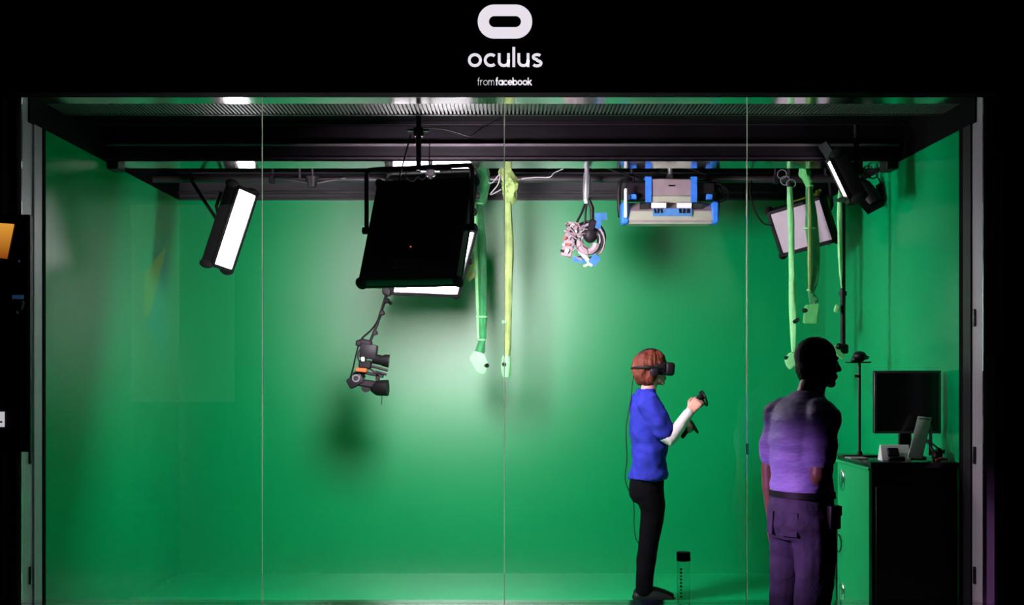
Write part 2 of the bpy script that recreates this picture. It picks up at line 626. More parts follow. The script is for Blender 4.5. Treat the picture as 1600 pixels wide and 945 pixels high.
# black facade and hall floor
bm = B(); box(bm, (0, 7.06, ZL - 0.005 + 0.6), (8.0, 0.12, 1.2)); header = struct('wall_front', bm, black_matte, 'matte black header above the glass front', 'wall')
for s in (-1, 1):
    bm = B(); box(bm, (s * (XW + 0.055 + 0.8), 7.06, 1.4), (1.6, 0.12, 3.0)); struct('facade_panel', bm, black_matte, '', parent=header)
bm = B(); box(bm, (0, 3.0, -0.15), (12, 10.0, 0.1)); struct('floor_hall', bm, black_matte, 'black floor of the dark hall outside the booth', 'floor')

# glass panes with clear seals between them
jx = [-XW - 0.01] + [(p - VX) * YG / F for p in (410, 788, 1167)] + [XW + 0.01]
for i in range(4):
    bm = B(); box(bm, ((jx[i] + jx[i + 1]) / 2, YG, (ZS + ZL) / 2 + 0.01), (jx[i + 1] - jx[i] - 0.006, 0.010, ZL - ZS + 0.02))
    o = struct('window_%d' % (i + 1), bm, pane_glass, ['clear glass pane in front of the tilted white light', 'clear glass pane in front of the black light panel', 'clear glass pane in front of the person in headset', 'clear glass pane in front of the counter'][i], 'window')
    if i < 3:
        b2 = B(); box(b2, (jx[i + 1], YG, (ZS + ZL) / 2 + 0.01), (0.0055, 0.004, ZL - ZS + 0.02)); struct('seal', b2, seal_m, '', parent=o)

# small hardware on the middle seals
bm = B(); box(bm, (jx[3], YG - 0.012, 1.13), (0.012, 0.012, 0.055), bev=0.003)
single('glass_clip', 'small metal clip on the glass seam beside the man', 'clip', bm, chrome)

# ------------------------------------------------------------------ the sign on the header
YS = 6.995
sg = Thing('illuminated_sign', 'white glowing ring emblem and lettering on the black header', 'sign', P(789, 134, YS))
PXM = YS / F


def stroke(bm, pts, t, depth=0.02, cap=True):
    """flat ribbon in the facade plane through 2-D points (metres), thickness t"""
    n = len(pts)
    L, Rr = [], []
    for i, p in enumerate(pts):
        a, b = pts[max(i - 1, 0)], pts[min(i + 1, n - 1)]
        d = V((b[0] - a[0], b[1] - a[1])).normalized()
        nrm = V((-d.y, d.x))
        L.append((p[0] + nrm.x * t / 2, p[1] + nrm.y * t / 2))
        Rr.append((p[0] - nrm.x * t / 2, p[1] - nrm.y * t / 2))
    for i in range(n - 1):
        q = [L[i], L[i + 1], Rr[i + 1], Rr[i]]
        f = [bm.verts.new((u, YS, v)) for u, v in q]
        k = [bm.verts.new((u, YS + depth, v)) for u, v in q]
        bm.faces.new(f); bm.faces.new(list(reversed(k)))
        for j in range(4):
            bm.faces.new((f[j], k[j], k[(j + 1) % 4], f[(j + 1) % 4]))


def arc(cx, cy, rx, ry, a0, a1, n=20):
    return [(cx + rx * math.cos(math.radians(a0 + (a1 - a0) * i / n)), cy + ry * math.sin(math.radians(a0 + (a1 - a0) * i / n))) for i in range(n + 1)]


# letters: strokes in units of the x-height; each entry (advance width, [polylines]); t is the stroke thickness
def glyph(ch, t):
    h = t / 2
    r = 0.5 - h
    o = 0.5
    if ch == 'o':
        return 1.0, [arc(o, o, r, r, 0, 360, 32)]
    if ch == 'c':
        return 0.86, [arc(o, o, r, r, 48, 312, 26)]
    if ch == 'u':
        return 0.9, [[(h, 1.0), (h, 0.42)] + arc(0.43, 0.42, 0.43 - h, 0.42 - h, 180, 360, 16)[1:-1] + [(0.86 - h, 0.42), (0.86 - h, 1.0)], [(0.86 - h, 0.5), (0.86 - h, 0.0)]]
    if ch == 'l':
        return t + 0.02, [[(h, 1.45), (h, 0.0)]]
    if ch == 's':
        return 0.72, [arc(0.36, 0.73, 0.27, 0.27 - h, 35, 265, 16) + arc(0.36, 0.27, 0.29, 0.27 - h + 0.02, 85, -150, 16)]
    if ch == 'f':
        return 0.5, [[(0.46, 1.42), (0.36, 1.42), (0.24, 1.33), (0.2, 1.18), (0.2, 0.0)], [(0.0, 0.93), (0.44, 0.93)]]
    if ch == 'r':
        return 0.5, [[(h, 1.0), (h, 0.0)], [(h, 0.6), (0.16, 0.84), (0.3, 0.95), (0.46, 0.95)]]
    if ch == 'm':
        return 1.35, [[(h, 1.0), (h, 0)], arc(0.35, 0.62, 0.35 - h, 0.38 - h, 180, 0, 12) + [(0.70 - h, 0)], arc(0.97 - h, 0.62, 0.35 - h, 0.38 - h, 180, 0, 12) + [(1.32 - 2 * h, 0)]]
    if ch == 'a':
        return 0.98, [arc(o, o, r, r, 0, 360, 28), [(1 - h, 1.0), (1 - h, 0)]]
    if ch == 'e':
        return 0.96, [arc(o, o, r, r, 0, 320, 28), [(h, 0.5), (1 - h, 0.5)]]
    if ch == 'b':
        return 1.0, [arc(o, o, r, r, 0, 360, 28), [(h, 1.45), (h, 0)]]
    if ch == 'k':
        return 0.85, [[(h, 1.45), (h, 0)], [(h, 0.42), (0.74, 1.0)], [(0.3, 0.6), (0.8, 0.0)]]
    return 0.4, []


def word(txt, x0, x1, base, xh, t, m, gap):
    """fit txt between photo pixels x0..x1 on baseline pixel `base`"""
    tot = sum(glyph(c, t)[0] for c in txt) + gap * (len(txt) - 1)
    sx = (x1 - x0) / (tot * xh)
    cur = 0.0
    for c in txt:
        a, st = glyph(c, t)
        bm = B()
        for pl in st:
            pts = [((x0 + (cur + p[0]) * xh * sx - VX) * PXM, EYE - (base - p[1] * xh - VY) * PXM) for p in pl]
            stroke(bm, pts, t * xh * PXM)
        sg.part('letter', bm, m, smooth=0)
        cur += a + gap


# ring emblem: two stadium outlines
bm = B()


def stadium(cx, cy, hw, hh, rr, n=14):
    out = []
    for (sx, sy, a0) in ((1, -1, -90), (1, 1, 0), (-1, 1, 90), (-1, -1, 180)):
        for i in range(n + 1):
            a = math.radians(a0 + 90 * i / n)
            out.append((cx + sx * (hw - rr) + rr * math.cos(a), cy + sy * (hh - rr) + rr * math.sin(a)))
    return out


cx, cz = (789 - VX) * PXM, EYE - (33.5 - VY) * PXM
oa = stadium(cx, cz, 42.5 * PXM, 26.5 * PXM, 26 * PXM)
ia = stadium(cx, cz, 25 * PXM, 8.8 * PXM, 8.5 * PXM)
n = len(oa)
of_ = [bm.verts.new((u, YS, v)) for u, v in oa]; if_ = [bm.verts.new((u, YS, v)) for u, v in ia]
ob_ = [bm.verts.new((u, YS + 0.02, v)) for u, v in oa]; ib_ = [bm.verts.new((u, YS + 0.02, v)) for u, v in ia]
for i in range(n):
    j = (i + 1) % n
    bm.faces.new((of_[i], of_[j], if_[j], if_[i]))
    bm.faces.new((of_[i], ob_[i], ob_[j], of_[j]))
    bm.faces.new((if_[i], if_[j], ib_[j], ib_[i]))
    bm.faces.new((ob_[j], ob_[i], ib_[i], ib_[j]))
bmesh.ops.recalc_face_normals(bm, faces=list(bm.faces))
sg.part('ring_emblem', bm, logo_light, smooth=0)
word('oculus', 731, 847, 104.5, 21.5, 0.20, logo_light, 0.14)
word('from', 746, 773, 133, 8.2, 0.13, logo_dim, 0.12)
word('facebook', 774.5, 831, 133, 8.2, 0.23, logo_light, 0.02)


# ------------------------------------------------------------------ LED panels
def panel(name, label, c, n, up, wdt, hgt, dep, m_face, yoke=None, mount=None, fins=True, indicator=False, knob_m=None):
    """c centre of the lit face; n facing direction; up long-axis hint"""
    n = V(n).normalized()
    u = V(up); u = (u - n * u.dot(n)).normalized()
    r = u.cross(n).normalized()
    R = Matrix((r, u, n)).transposed().to_4x4()
    M = Matrix.Translation(V(c)) @ R
    t = Thing(name, label, 'studio light', M)
    b = B(); box(b, (0, 0, -dep / 2 - 0.004), (wdt, hgt, dep), bev=0.012, seg=2)
    body = t.part('housing', b, black_plastic, local=True)
    b = B(); box(b, (0, 0, 0.002), (wdt - 0.05, hgt - 0.05, 0.010))
    t.part('diffuser', b, m_face, local=True, smooth=0)
    b = B()
    for sx in (-1, 1):
        box(b, (sx * (wdt / 2 - 0.012), 0, 0.006), (0.024, hgt, 0.022), bev=0.004)
        box(b, (0, sx * (hgt / 2 - 0.012), 0.006), (wdt, 0.024, 0.022), bev=0.004)
    t.part('front_frame', b, black_plastic, local=True)
    for sx in (-1, 1):
        for sy in (-1, 1):
            b = B(); sphere(b, (sx * (wdt / 2 - 0.005), sy * (hgt / 2 - 0.005), -dep * 0.5), (0.030, 0.030, dep * 0.62), u=12, v=8)
            t.part('corner_bumper', b, rubber, local=True)
    if fins:
        b = B()
        k = int(hgt * 0.7 / 0.035)
        for i in range(k):
            box(b, (0, -hgt * 0.35 + 0.035 * i, -dep - 0.010), (wdt * 0.78, 0.006, 0.022))
        o = t.part('cooling_fins', b, black_plastic, body, local=True)
        b = B(); box(b, (0.0, -hgt * 0.36, -dep - 0.012), (wdt * 0.3, 0.06, 0.03), bev=0.004)
        cp = t.part('control_panel', b, black_gloss, body, local=True)
        if indicator:
            b = B(); cyl(b, (-0.0, -hgt * 0.2, -dep - 0.030), (-0.0, -hgt * 0.2, -dep - 0.022), 0.0045, n=10)
            t.part('indicator_lamp', b, red_led, body, local=True, label='small red indicator lamp')
    if yoke:
        (w2, z0, z1, yv) = yoke   # half width in local x, pivot, arm length along world z, tube radius
        pv = [t.M @ V((s * (w2), z0, -dep * 0.5)) for s in (-1, 1)]
        upw = V((0, 0, 1))
        a0, a1 = pv
        top0, top1 = a0 + upw * z1, a1 + upw * z1
        d = (top1 - top0).normalized() * 0.035
        b = B(); tube(b, catmull([a0 - upw * 0.02, a0.lerp(top0, 0.5), top0 - upw * 0.035, top0 + d * 0.3 - upw * 0.008, top0 + d, top0.lerp(top1, 0.5), top1 - d, top1 - d * 0.3 - upw * 0.008, top1 - upw * 0.035, a1.lerp(top1, 0.5), a1 - upw * 0.02], 4), yv, 8)
        yk = t.part('yoke', b, black_plastic)
        for s, p in zip((-1, 1), pv):
            b = B(); cyl(b, p - (t.M.to_3x3() @ V((s * (w2 - wdt / 2) * 1.0, 0, 0))), p + (t.M.to_3x3() @ V((s * 0.022, 0, 0))), 0.020, n=12)
            t.part('tilt_knob', b, rubber, yk)
        mid = top0.lerp(top1, 0.5)
        if mount:
            b = B(); cyl(b, mid - upw * 0.015, V((mid.x, mid.y, mount)), 0.015, n=12)
            t.part('mount_pole', b, black_plastic)
            b = B(); box(b, (mid.x, mid.y, mount - 0.02), (0.09, 0.06, 0.045), bev=0.006)
            t.part('ceiling_clamp', b, charcoal)
            b = B(); box(b, (mid.x, mid.y, mid.z + 0.20), (0.06, 0.05, 0.05), bev=0.008)
            t.part('clamp', b, charcoal)
            for sx in (-1, 1):
                b = B(); cyl(b, (mid.x + sx * 0.028, mid.y - 0.03, mid.z + 0.205), (mid.x + sx * 0.060, mid.y - 0.03, mid.z + 0.205), 0.008, n=8)
                t.part('clamp_bolt', b, chrome)
    return t


# black-backed panel facing the back wall
psi, tau = math.radians(-18), math.radians(25)
nh = V((-math.sin(psi), math.cos(psi), 0))
nA = nh * math.cos(tau) - V((0, 0, 1)) * math.sin(tau)
uA = V((0, 0, 1)) * math.cos(tau) + nh * math.sin(tau)
cA = P(653, 362, 7.92) + nA * 0.04
pa = panel('led_panel_light', 'large square black-backed light panel hung in a yoke, lit towards the wall', cA, nA, uA, 0.585, 0.655, 0.075, led_back,
           yoke=(0.318, 0.02, 0.345, 0.0135), mount=ZC, indicator=True)
# panel behind it facing the glass
psi = math.radians(38); tau = math.radians(25)
nh = V((math.sin(psi), -math.cos(psi), 0))
nB = nh * math.cos(tau) - V((0, 0, 1)) * math.sin(tau)
uB = V((0, 0, 1)) * math.cos(tau) + nh * math.sin(tau)
bot = P(663, 462, 9.15)
pb = panel('led_panel_light', 'lit white light panel peeking out beneath the black-backed one', bot + uB * 0.24, nB, uB, 0.55, 0.48, 0.07, led_cam,
           yoke=(0.30, 0.0, 0.36, 0.012), mount=ZC)
# narrow panel close under the ceiling, seen only as the bright streak in the polished metal
nC = V((0.10, -0.85, -0.45)); uC = V((0, -0.47, 0.88))
panel('led_panel_light', 'narrow lit panel tucked under the ceiling behind the black-backed one', P(675, 311, 9.42), nC, uC, 0.56, 0.24, 0.06, led_top,
      yoke=(0.30, 0.0, 0.17, 0.012), mount=ZC, fins=False)
# tall tilted panel by the far side wall
nL = V((0.86, -0.40, -0.28)); uL = V((0.31, 0.0, 0.95))
pl = panel('led_panel_light', 'narrow glowing white light panel tilted beside the far green wall', P(366, 358, 9.45), nL, uL, 0.25, 0.57, 0.085, led_left, fins=True)
b = B()
pL = P(352, 345, 9.52); base = P(303, 270, 9.8)
tube(b, [P(345, 352, 9.5), P(318, 312, 9.6), P(300, 283, 9.7), P(296, 262, 9.75)], 0.012, 8)
tube(b, [P(345, 352, 9.5), P(338, 322, 9.5), P(346, 300, 9.5)], 0.012, 8)
box(b, P(345, 352, 9.52), (0.05, 0.05, 0.06), bev=0.008)
pl.part('mount_arm', b, charcoal)
b = B(); cyl(b, P(296, 264, 9.75), V((P(296, 262, 9.75).x, 9.75, ZC)), 0.012, n=8)
pl.part('mount_pole', b, charcoal)

# dim lilac panel on the counter side
nR = V((-0.42, -0.86, -0.30)); uR = V((-0.27, 0.0, 1.0))
pr = panel('led_panel_light', 'dim panel light with pale lilac diffuser behind green straps', P(1252, 354, 9.55), nR, uR, 0.40, 0.33, 0.10, diffuser_off, fins=False)
b = B(); tube(b, [P(1290, 345, 9.7), P(1300, 320, 9.75), P(1296, 285, 9.8), P(1290, 270, 9.8)], 0.012, 8)
cyl(b, P(1290, 274, 9.8), V((P(1290, 270, 9.8).x, 9.8, ZC)), 0.012, n=8)
pr.part('mount_arm', b, charcoal)
b = B(); box(b, P(1281, 356, 9.72), (0.07, 0.06, 0.12), Matrix.Rotation(0.4, 3, 'Y'), bev=0.01); pr.part('power_box', b, charcoal)
b = B(); box(b, P(1294, 374, 9.6), (0.055, 0.05, 0.08), Matrix.Rotation(0.5, 3, 'Y'), bev=0.015, seg=2); pr.part('cable_clamp', b, white_plastic, label='pale clamp at the lower corner')
b = B(); tube(b, catmull([P(1205, 352, 9.6), P(1192, 348, 9.65), P(1180, 330, 9.7), P(1172, 300, 9.75), P(1176, 275, 9.8)], 5), 0.006, 6)
pr.part('power_cable', b, black_plastic)
# lime gel sheet hooked over it
b = B()
rows = []
for i in range(9):
    t_ = i / 8
    row = []
    for j in range(9):
        s_ = j / 8
        p = P(1274 + 18 * s_ + 9 * t_ * s_ + 2 * math.sin(7 * s_), 298 + 48 * t_ + 6 * s_ * t_ - 3 * math.sin(5 * s_ + t_), 9.50 + 0.02 * math.sin(9 * s_ + 3 * t_))
        row.append(b.verts.new(p))
    rows.append(row)
for i in range(8):
    for j in range(8):
        b.faces.new((rows[i][j], rows[i][j + 1], rows[i + 1][j + 1], rows[i + 1][j]))
bmesh.ops.solidify(b, geom=list(b.faces), thickness=0.002)
tube(b, [P(1236, 316, 9.52), P(1258, 309, 9.5), P(1277, 303, 9.5)], [0.002, 0.008, 0.014], 6)
single('gel_sheet', 'crumpled lime-yellow gel sheet draped beside the dim lilac panel', 'gel sheet', b, gel_lime)

# panel seen from its edge, facing the middle of the booth
nE = V((-0.88, 0.17, -0.42)); uE = V((-0.42, 0.0, 0.92))
pe = panel('led_panel_light', 'black light panel seen edge-on above the counter, thin lit face', P(1312, 281, 8.42), nE, uE, 0.30, 0.30, 0.09, led_right, fins=False)
b = B(); cyl(b, P(1338, 262, 8.45), V((P(1338, 262, 8.45).x, 8.45, ZC)), 0.016, n=10); box(b, P(1338, 265, 8.45), (0.06, 0.06, 0.08), bev=0.01)
pe.part('mount_pole', b, black_plastic)
b = B(); box(b, P(1293, 236, 8.40), (0.012, 0.20, 0.11), Matrix.Rotation(-0.60, 3, 'Y'), bev=0.003)
pe.part('barn_door', b, charcoal)
b = B(); box(b, P(1322, 312, 8.44), (0.09, 0.20, 0.012), Matrix.Rotation(0.15, 3, 'Y'), bev=0.003)
pe.part('barn_door', b, black_plastic)

# small spotlight with open barn doors behind it
sl = Thing('spotlight', 'small black spotlight with open flap hung by the counter-side wall', 'studio light', P(1345, 300, 9.0))
b = B(); tube(b, [P(1340, 282, 9.0), P(1348, 292, 8.98), P(1360, 308, 8.95), P(1366, 318, 8.94)], [0.03, 0.055, 0.06, 0.065], 14); sl.part('lamp_housing', b, black_plastic)
b = B(); prism(b, [P(1338, 314, 8.9), P(1371, 307, 8.95), P(1381, 322, 8.9), P(1356, 335, 8.85)], (0.006, 0.004, 0.012)); sl.part('barn_door', b, black_plastic)
b = B(); prism(b, [P(1368, 290, 8.97), P(1373, 287, 9.05), P(1382, 318, 9.0), P(1374, 312, 8.92)], (0.012, 0, 0.004)); sl.part('barn_door', b, black_plastic)
b = B(); cyl(b, P(1345, 290, 9.0), V((P(1345, 290, 9.0).x, 9.0, ZC)), 0.013, n=8); sl.part('mount_pole', b, charcoal)
b = B()
for i, (px, py) in enumerate(((1352, 246), (1360, 254), (1356, 266), (1364, 272))):
    torus(b, P(px, py, 9.0), (0.3, 1, 0.2 * i), 0.03, 0.005, 16, 6)
tube(b, catmull([P(1366, 268, 9.0), P(1376, 285, 9.0), P(1383, 300, 9.0), P(1381, 316, 8.95), P(1368, 312, 8.94)], 5), 0.004, 6)
sl.part('coiled_cable', b, charcoal)

# ------------------------------------------------------------------ overhead pipe and cables
YP, ZP = 9.8, EYE + 298 * 9.8 / F
b = B(); cyl(b, (-XW + 0.002, YP, ZP), (XW - 0.002, YP, ZP), 0.024, n=14)
pipe = Thing('lighting_pipe', 'long grey metal pipe under the ceiling carrying the hanging gear', 'pipe', (0, YP, ZP))
pipe.part('tube', b, dark_pipe)
for x in (-1.6, -0.35, 0.9, 1.9):
    b = B(); cyl(b, (x, YP, ZP), (x, YP, ZC), 0.010, n=8); box(b, (x, YP, ZP), (0.04, 0.058, 0.06), bev=0.006); pipe.part('hanger', b, charcoal)
b = B(); cyl(b, (-XW + 0.002, 10.2, 2.93), (XW - 0.002, 10.2, 2.93), 0.02, n=12)
single('rear_pipe', 'thinner dark pipe close to the green back wall', 'pipe', b, dark_pipe)
# pinkish cross bracket on the pipe
cbk = Thing('ceiling_bracket', 'unlit metal cross bracket under the ceiling near the tilted light', 'bracket', P(488, 282, 9.75))
b = B(); tube(b, catmull([P(430, 279, 9.75), P(455, 281, 9.74), P(488, 286, 9.73), P(515, 282, 9.74), P(540, 278, 9.75)], 5), 0.010, 8); cbk.part('bow', b, dark_pipe)
b = B(); box(b, P(488, 280, 9.75), (0.40, 0.03, 0.016), bev=0.003); cbk.part('bar', b, dark_pipe)
for px in (468, 488):
    b = B(); cyl(b, P(px, 281, 9.75), V((P(px, 281, 9.75).x, 9.75, ZC)), 0.010, n=8); cbk.part('rod', b, dark_pipe)
b = B(); cyl(b, P(488, 292, 9.73), P(488, 276, 9.73), 0.028, 0.05, n=14); cbk.part('socket', b, charcoal)


def cable(label, pts, r, m, name='cable', k=6):
    b = B(); tube(b, catmull(pts, k), r, 6)
    return single(name, label, 'cable', b, m)


cable('black cable swagged along the pipe above the taped light', [P(925, 264, 9.77), P(945, 262, 9.76), P(975, 272, 9.76), P(1010, 279, 9.76), P(1040, 264, 9.77), P(1075, 263, 9.77), P(1110, 276, 9.77)], 0.006, black_plastic)
cable('pale cable tied along the pipe next to the lime wrapped pole', [P(815, 279, 9.77), P(838, 277, 9.76), P(858, 277, 9.75), P(866, 270, 9.76), P(880, 264, 9.78)], 0.004, cable_w)
cable('pale tie loops on the yoke of the black-backed panel', [P(634, 270, 7.9), P(637, 280, 7.88), P(646, 283, 7.88), P(653, 276, 7.88), P(660, 281, 7.88), P(668, 272, 7.9)], 0.0025, cable_w, 'tie_cord')
cable('thin cable curving from the mount pole to the ceiling', [P(660, 200, 7.9), P(690, 201, 7.95), P(715, 207, 8.0), P(735, 212, 8.05), P(752, 200, 8.2), V((0.0, 8.3, ZC - 0.002))], 0.003, charcoal)
cable('power cable running down beside the mount pole to the yoke', [P(642, 210, 7.86), P(636, 232, 7.86), P(628, 262, 7.86), P(622, 285, 7.9)], 0.005, black_plastic)
cable('white wires crossing between the two thick wrapped poles', [P(757, 280, 9.75), P(768, 286, 9.74), P(781, 272, 9.74), P(778, 288, 9.73), P(766, 304, 9.74), P(783, 296, 9.75)], 0.004, cable_w)
cable('second safety cable beside the mount pole of the black-backed panel', [P(671, 216, 7.92), P(671, 240, 7.92), P(669, 268, 7.92)], 0.003, charcoal)

# ------------------------------------------------------------------ fabric wrapped camera poles


def wrap_tube(b, pts, radii, seed, n=18, k=6, amp=0.16):
    cp = catmull(pts, k)
    rr = []
    m_ = len(radii) - 1
    for i in range(len(cp)):
        f = i / (len(cp) - 1) * m_
        j = min(int(f), m_ - 1)
        rr.append(radii[j] * (1 - (f - j)) + radii[j + 1] * (f - j))
    fold = lambda i, a: 1 + amp * noise.noise(V((math.cos(a) * 1.6 + seed, math.sin(a) * 1.6, i * 0.22))) * 2
    tube(b, cp, rr, n, fold=fold)
    return b


def tie(t, p, r, m, d=(0, 0, 1)):
    b = B()
    torus(b, p, d, r, 0.007, 16, 6)
    t.part('tie', b, m)


def lens(t, p, d, r, parent=None):
    d = V(d).normalized()
    b = B(); cyl(b, p - d * 0.03, p + d * 0.012, r, r * 0.95, 14)
    o = t.part('lens', b, black_gloss, parent)
    return o


g1 = Thing('wrapped_camera_pole', 'dark green fabric-wrapped pole next to the black-backed panel, small camera at its foot', 'camera pole', P(752, 270, YP))
b = B(); wrap_tube(b, [P(752, 264, YP), P(754, 285, YP - .01), P(750, 310, YP), P(748, 320, YP)], [.045, .055, .045, .028], 1.3); g1.part('wrap_top', b, wrap_green)
b = B(); wrap_tube(b, [P(748, 316, YP), P(750, 370, YP), P(753, 425, YP), P(754, 490, YP), P(754, 530, YP)], [.026, .036, .034, .034, .022], 2.1); wr = g1.part('wrap_sleeve', b, wrap_green)
b = B(); wrap_tube(b, [P(743, 318, YP - .03), P(744, 400, YP - .035), P(746, 470, YP - .03), P(747, 528, YP - .02)], [.010, .013, .012, .008], 8.1, n=10); g1.part('wrap_flap', b, wrap_mint, wr)
b = B(); wrap_tube(b, [P(754, 528, YP), P(750, 548, YP), P(749, 552, YP)], [.018, .034, .02], 4.4); g1.part('wrap_tail', b, wrap_green)
for y_, r_ in ((318, .03), (495, .036), (531, .022)):
    tie(g1, P(753 if y_ > 400 else 748, y_, YP), r_, wrap_mint)
b = B(); prism(b, [P(733, 559, YP - .03), P(741, 548, YP - .04), P(756, 552, YP - .04), P(763, 570, YP - .04), P(756, 585, YP - .03), P(745, 580, YP - .03)], (0, 0.06, 0)); bmesh.ops.bevel(b, geom=list(b.edges), offset=.008, segments=2, affect='EDGES')
hd = g1.part('camera_hood', b, wrap_mint)
lens(g1, P(760, 571, YP - .035), (0.6, -1, 0), .016, hd)
# bracket arm of lime cloth at panel height
b = B(); prism(b, [P(728, 432, YP - .04), P(742, 398, YP - .04), P(747, 398, YP - .04), P(748, 428, YP - .04), P(733, 440, YP - .04)], (0, 0.03, 0)); g1.part('cloth_tail', b, wrap_lime, label='loose lime cloth tail')

g2 = Thing('wrapped_camera_pole', 'yellow-lime fabric-wrapped pole with bunched cloth top, beside the dark green one', 'camera pole', P(793, 265, YP))
b = B(); wrap_tube(b, [P(789, 258, YP), P(791, 272, YP - .01), P(797, 290, YP - .01), P(797, 305, YP), P(794, 318, YP)], [.03, .05, .062, .045, .026], 5.2, amp=.28); g2.part('wrap_top', b, wrap_lime)
b = B(); wrap_tube(b, [P(794, 314, YP), P(795, 400, YP), P(794, 470, YP), P(793, 530, YP), P(792, 560, YP)], [.026, .030, .028, .026, .02], 6.7); wr = g2.part('wrap_sleeve', b, wrap_lime)
b = B(); wrap_tube(b, [P(791, 556, YP), P(791, 570, YP - .01), P(791, 588, YP)], [.022, .036, .026], 7.7); hd = g2.part('camera_hood', b, wrap_mint)
lens(g2, P(788, 569, YP - .04), (-0.3, -1, 0), .015, hd)
b = B(); box(b, P(788, 503, YP - .03), (.035, .02, .022), bev=.004); g2.part('tie_knob', b, wrap_mint, wr)

g3 = Thing('wrapped_camera_pole', 'thin pale mint wrapped pole in front of the dim lilac panel', 'camera pole', P(1235, 280, 9.4))
b = B(); cyl(b, V((P(1233, 285, 9.4).x, 9.4, ZC)), P(1233, 298, 9.4), .012, n=8); g3.part('pole', b, charcoal)
b = B(); wrap_tube(b, [P(1233, 292, 9.4), P(1236, 350, 9.4), P(1237, 420, 9.4), P(1239, 490, 9.4), P(1240, 550, 9.4)], [.016, .022, .019, .024, .014], 11.2, n=12); wr = g3.part('wrap_sleeve', b, wrap_mint)
b = B(); prism(b, [P(1228, 560, 9.36), P(1236, 550, 9.36), P(1244, 553, 9.36), P(1246, 568, 9.36), P(1236, 578, 9.36), P(1230, 570, 9.36)], (0, .06, 0)); bmesh.ops.bevel(b, geom=list(b.edges), offset=.007, segments=2, affect='EDGES'); hd = g3.part('camera_hood', b, wrap_mint)
lens(g3, P(1229, 559, 9.37), (-1, -0.4, 0), .013, hd)
b = B(); cyl(b, P(1241, 503, 9.37), P(1247, 499, 9.34), .014, n=10); g3.part('side_camera', b, black_gloss)
b = B(); 
for i, q in enumerate(((1222, 272), (1227, 282), (1236, 287))):
    torus(b, P(q[0], q[1], 9.4), (0.2, 1, 0.3 * i), .03, .004, 14, 6)
g3.part('coiled_wire', b, grey_metal)

g4 = Thing('wrapped_camera_pole', 'short mid-green wrapped pole with square pale camera hood near the lime gel', 'camera pole', P(1262, 265, 9.35))
b = B(); wrap_tube(b, [P(1256, 262, 9.35), P(1258, 272, 9.35), P(1263, 286, 9.35), P(1265, 296, 9.35)], [.03, .036, .026, .018], 3.9, amp=.25); g4.part('wrap_top', b, wrap_pale)
b = B(); cyl(b, P(1260, 272, 9.35), V((P(1260, 272, 9.35).x, 9.35, ZC)), .012, n=8); g4.part('pole', b, charcoal)
b = B(); wrap_tube(b, [P(1264, 292, 9.35), P(1268, 340, 9.35), P(1272, 400, 9.35), P(1270, 440, 9.35), P(1266, 462, 9.35)], [.02, .038, .038, .03, .012], 9.4); wr = g4.part('wrap_sleeve', b, wrap_green)
b = B(); wrap_tube(b, [P(1264, 292, 9.31), P(1265, 350, 9.30), P(1265, 410, 9.30), P(1265, 455, 9.32)], [.008, .012, .012, .008], 3.1, n=10); g4.part('wrap_flap', b, wrap_lime, wr)
tie(g4, P(1265, 290, 9.35), .022, wrap_mint); tie(g4, P(1266, 357, 9.35), .040, wrap_mint); tie(g4, P(1266, 453, 9.35), .018, wrap_mint)
b = B(); wrap_tube(b, [P(1266, 458, 9.35), P(1272, 470, 9.35), P(1275, 474, 9.35)], [.014, .03, .02], 1.1); g4.part('wrap_tail', b, wrap_green)
b = B(); prism(b, [P(1260, 476, 9.32), P(1281, 474, 9.32), P(1277, 506, 9.32), P(1256, 505, 9.32)], (0, .06, 0)); bmesh.ops.bevel(b, geom=list(b.edges), offset=.006, segments=2, affect='EDGES'); hd = g4.part('camera_hood', b, wrap_pale)
lens(g4, P(1258, 485, 9.33), (-1, -0.5, 0), .017, hd)

g5 = Thing('wrapped_camera_pole', 'black pole half wrapped in mint cloth hanging in front of the counter-side corner', 'camera pole', P(1316, 260, 8.75))
b = B(); cyl(b, V((P(1317, 260, 8.75).x, 8.75, ZT)), P(1317, 545, 8.75), .016, n=12); pole = g5.part('pole', b, black_plastic)
b = B(); cyl(b, P(1317, 455, 8.75), P(1317, 462, 8.75), .024, n=12); g5.part('collar', b, charcoal, pole)
b = B(); wrap_tube(b, [P(1313, 296, 8.73), P(1312, 340, 8.73), P(1313, 400, 8.73), P(1314, 430, 8.73), P(1315, 450, 8.735)], [.012, .016, .014, .010, .005], 2.9, n=12); g5.part('wrap_sleeve', b, wrap_mint)
b = B(); box(b, P(1308, 482, 8.73), (.035, .03, .05), Matrix.Rotation(.3, 3, 'Y'), bev=.01, seg=2); g5.part('cloth_knot', b, wrap_mint)
b = B(); prism(b, [P(1301, 543, 8.72), P(1311, 537, 8.72), P(1314, 549, 8.72), P(1320, 556, 8.72), P(1318, 561, 8.72), P(1306, 552, 8.72)], (0, .05, 0)); g5.part('camera_hood', b, wrap_pale)
b = B(); box(b, P(1317, 545, 8.75), (.06, .06, .06), bev=.01); sphere(b, P(1311, 541, 8.72), .02); g5.part('camera_body', b, black_plastic)

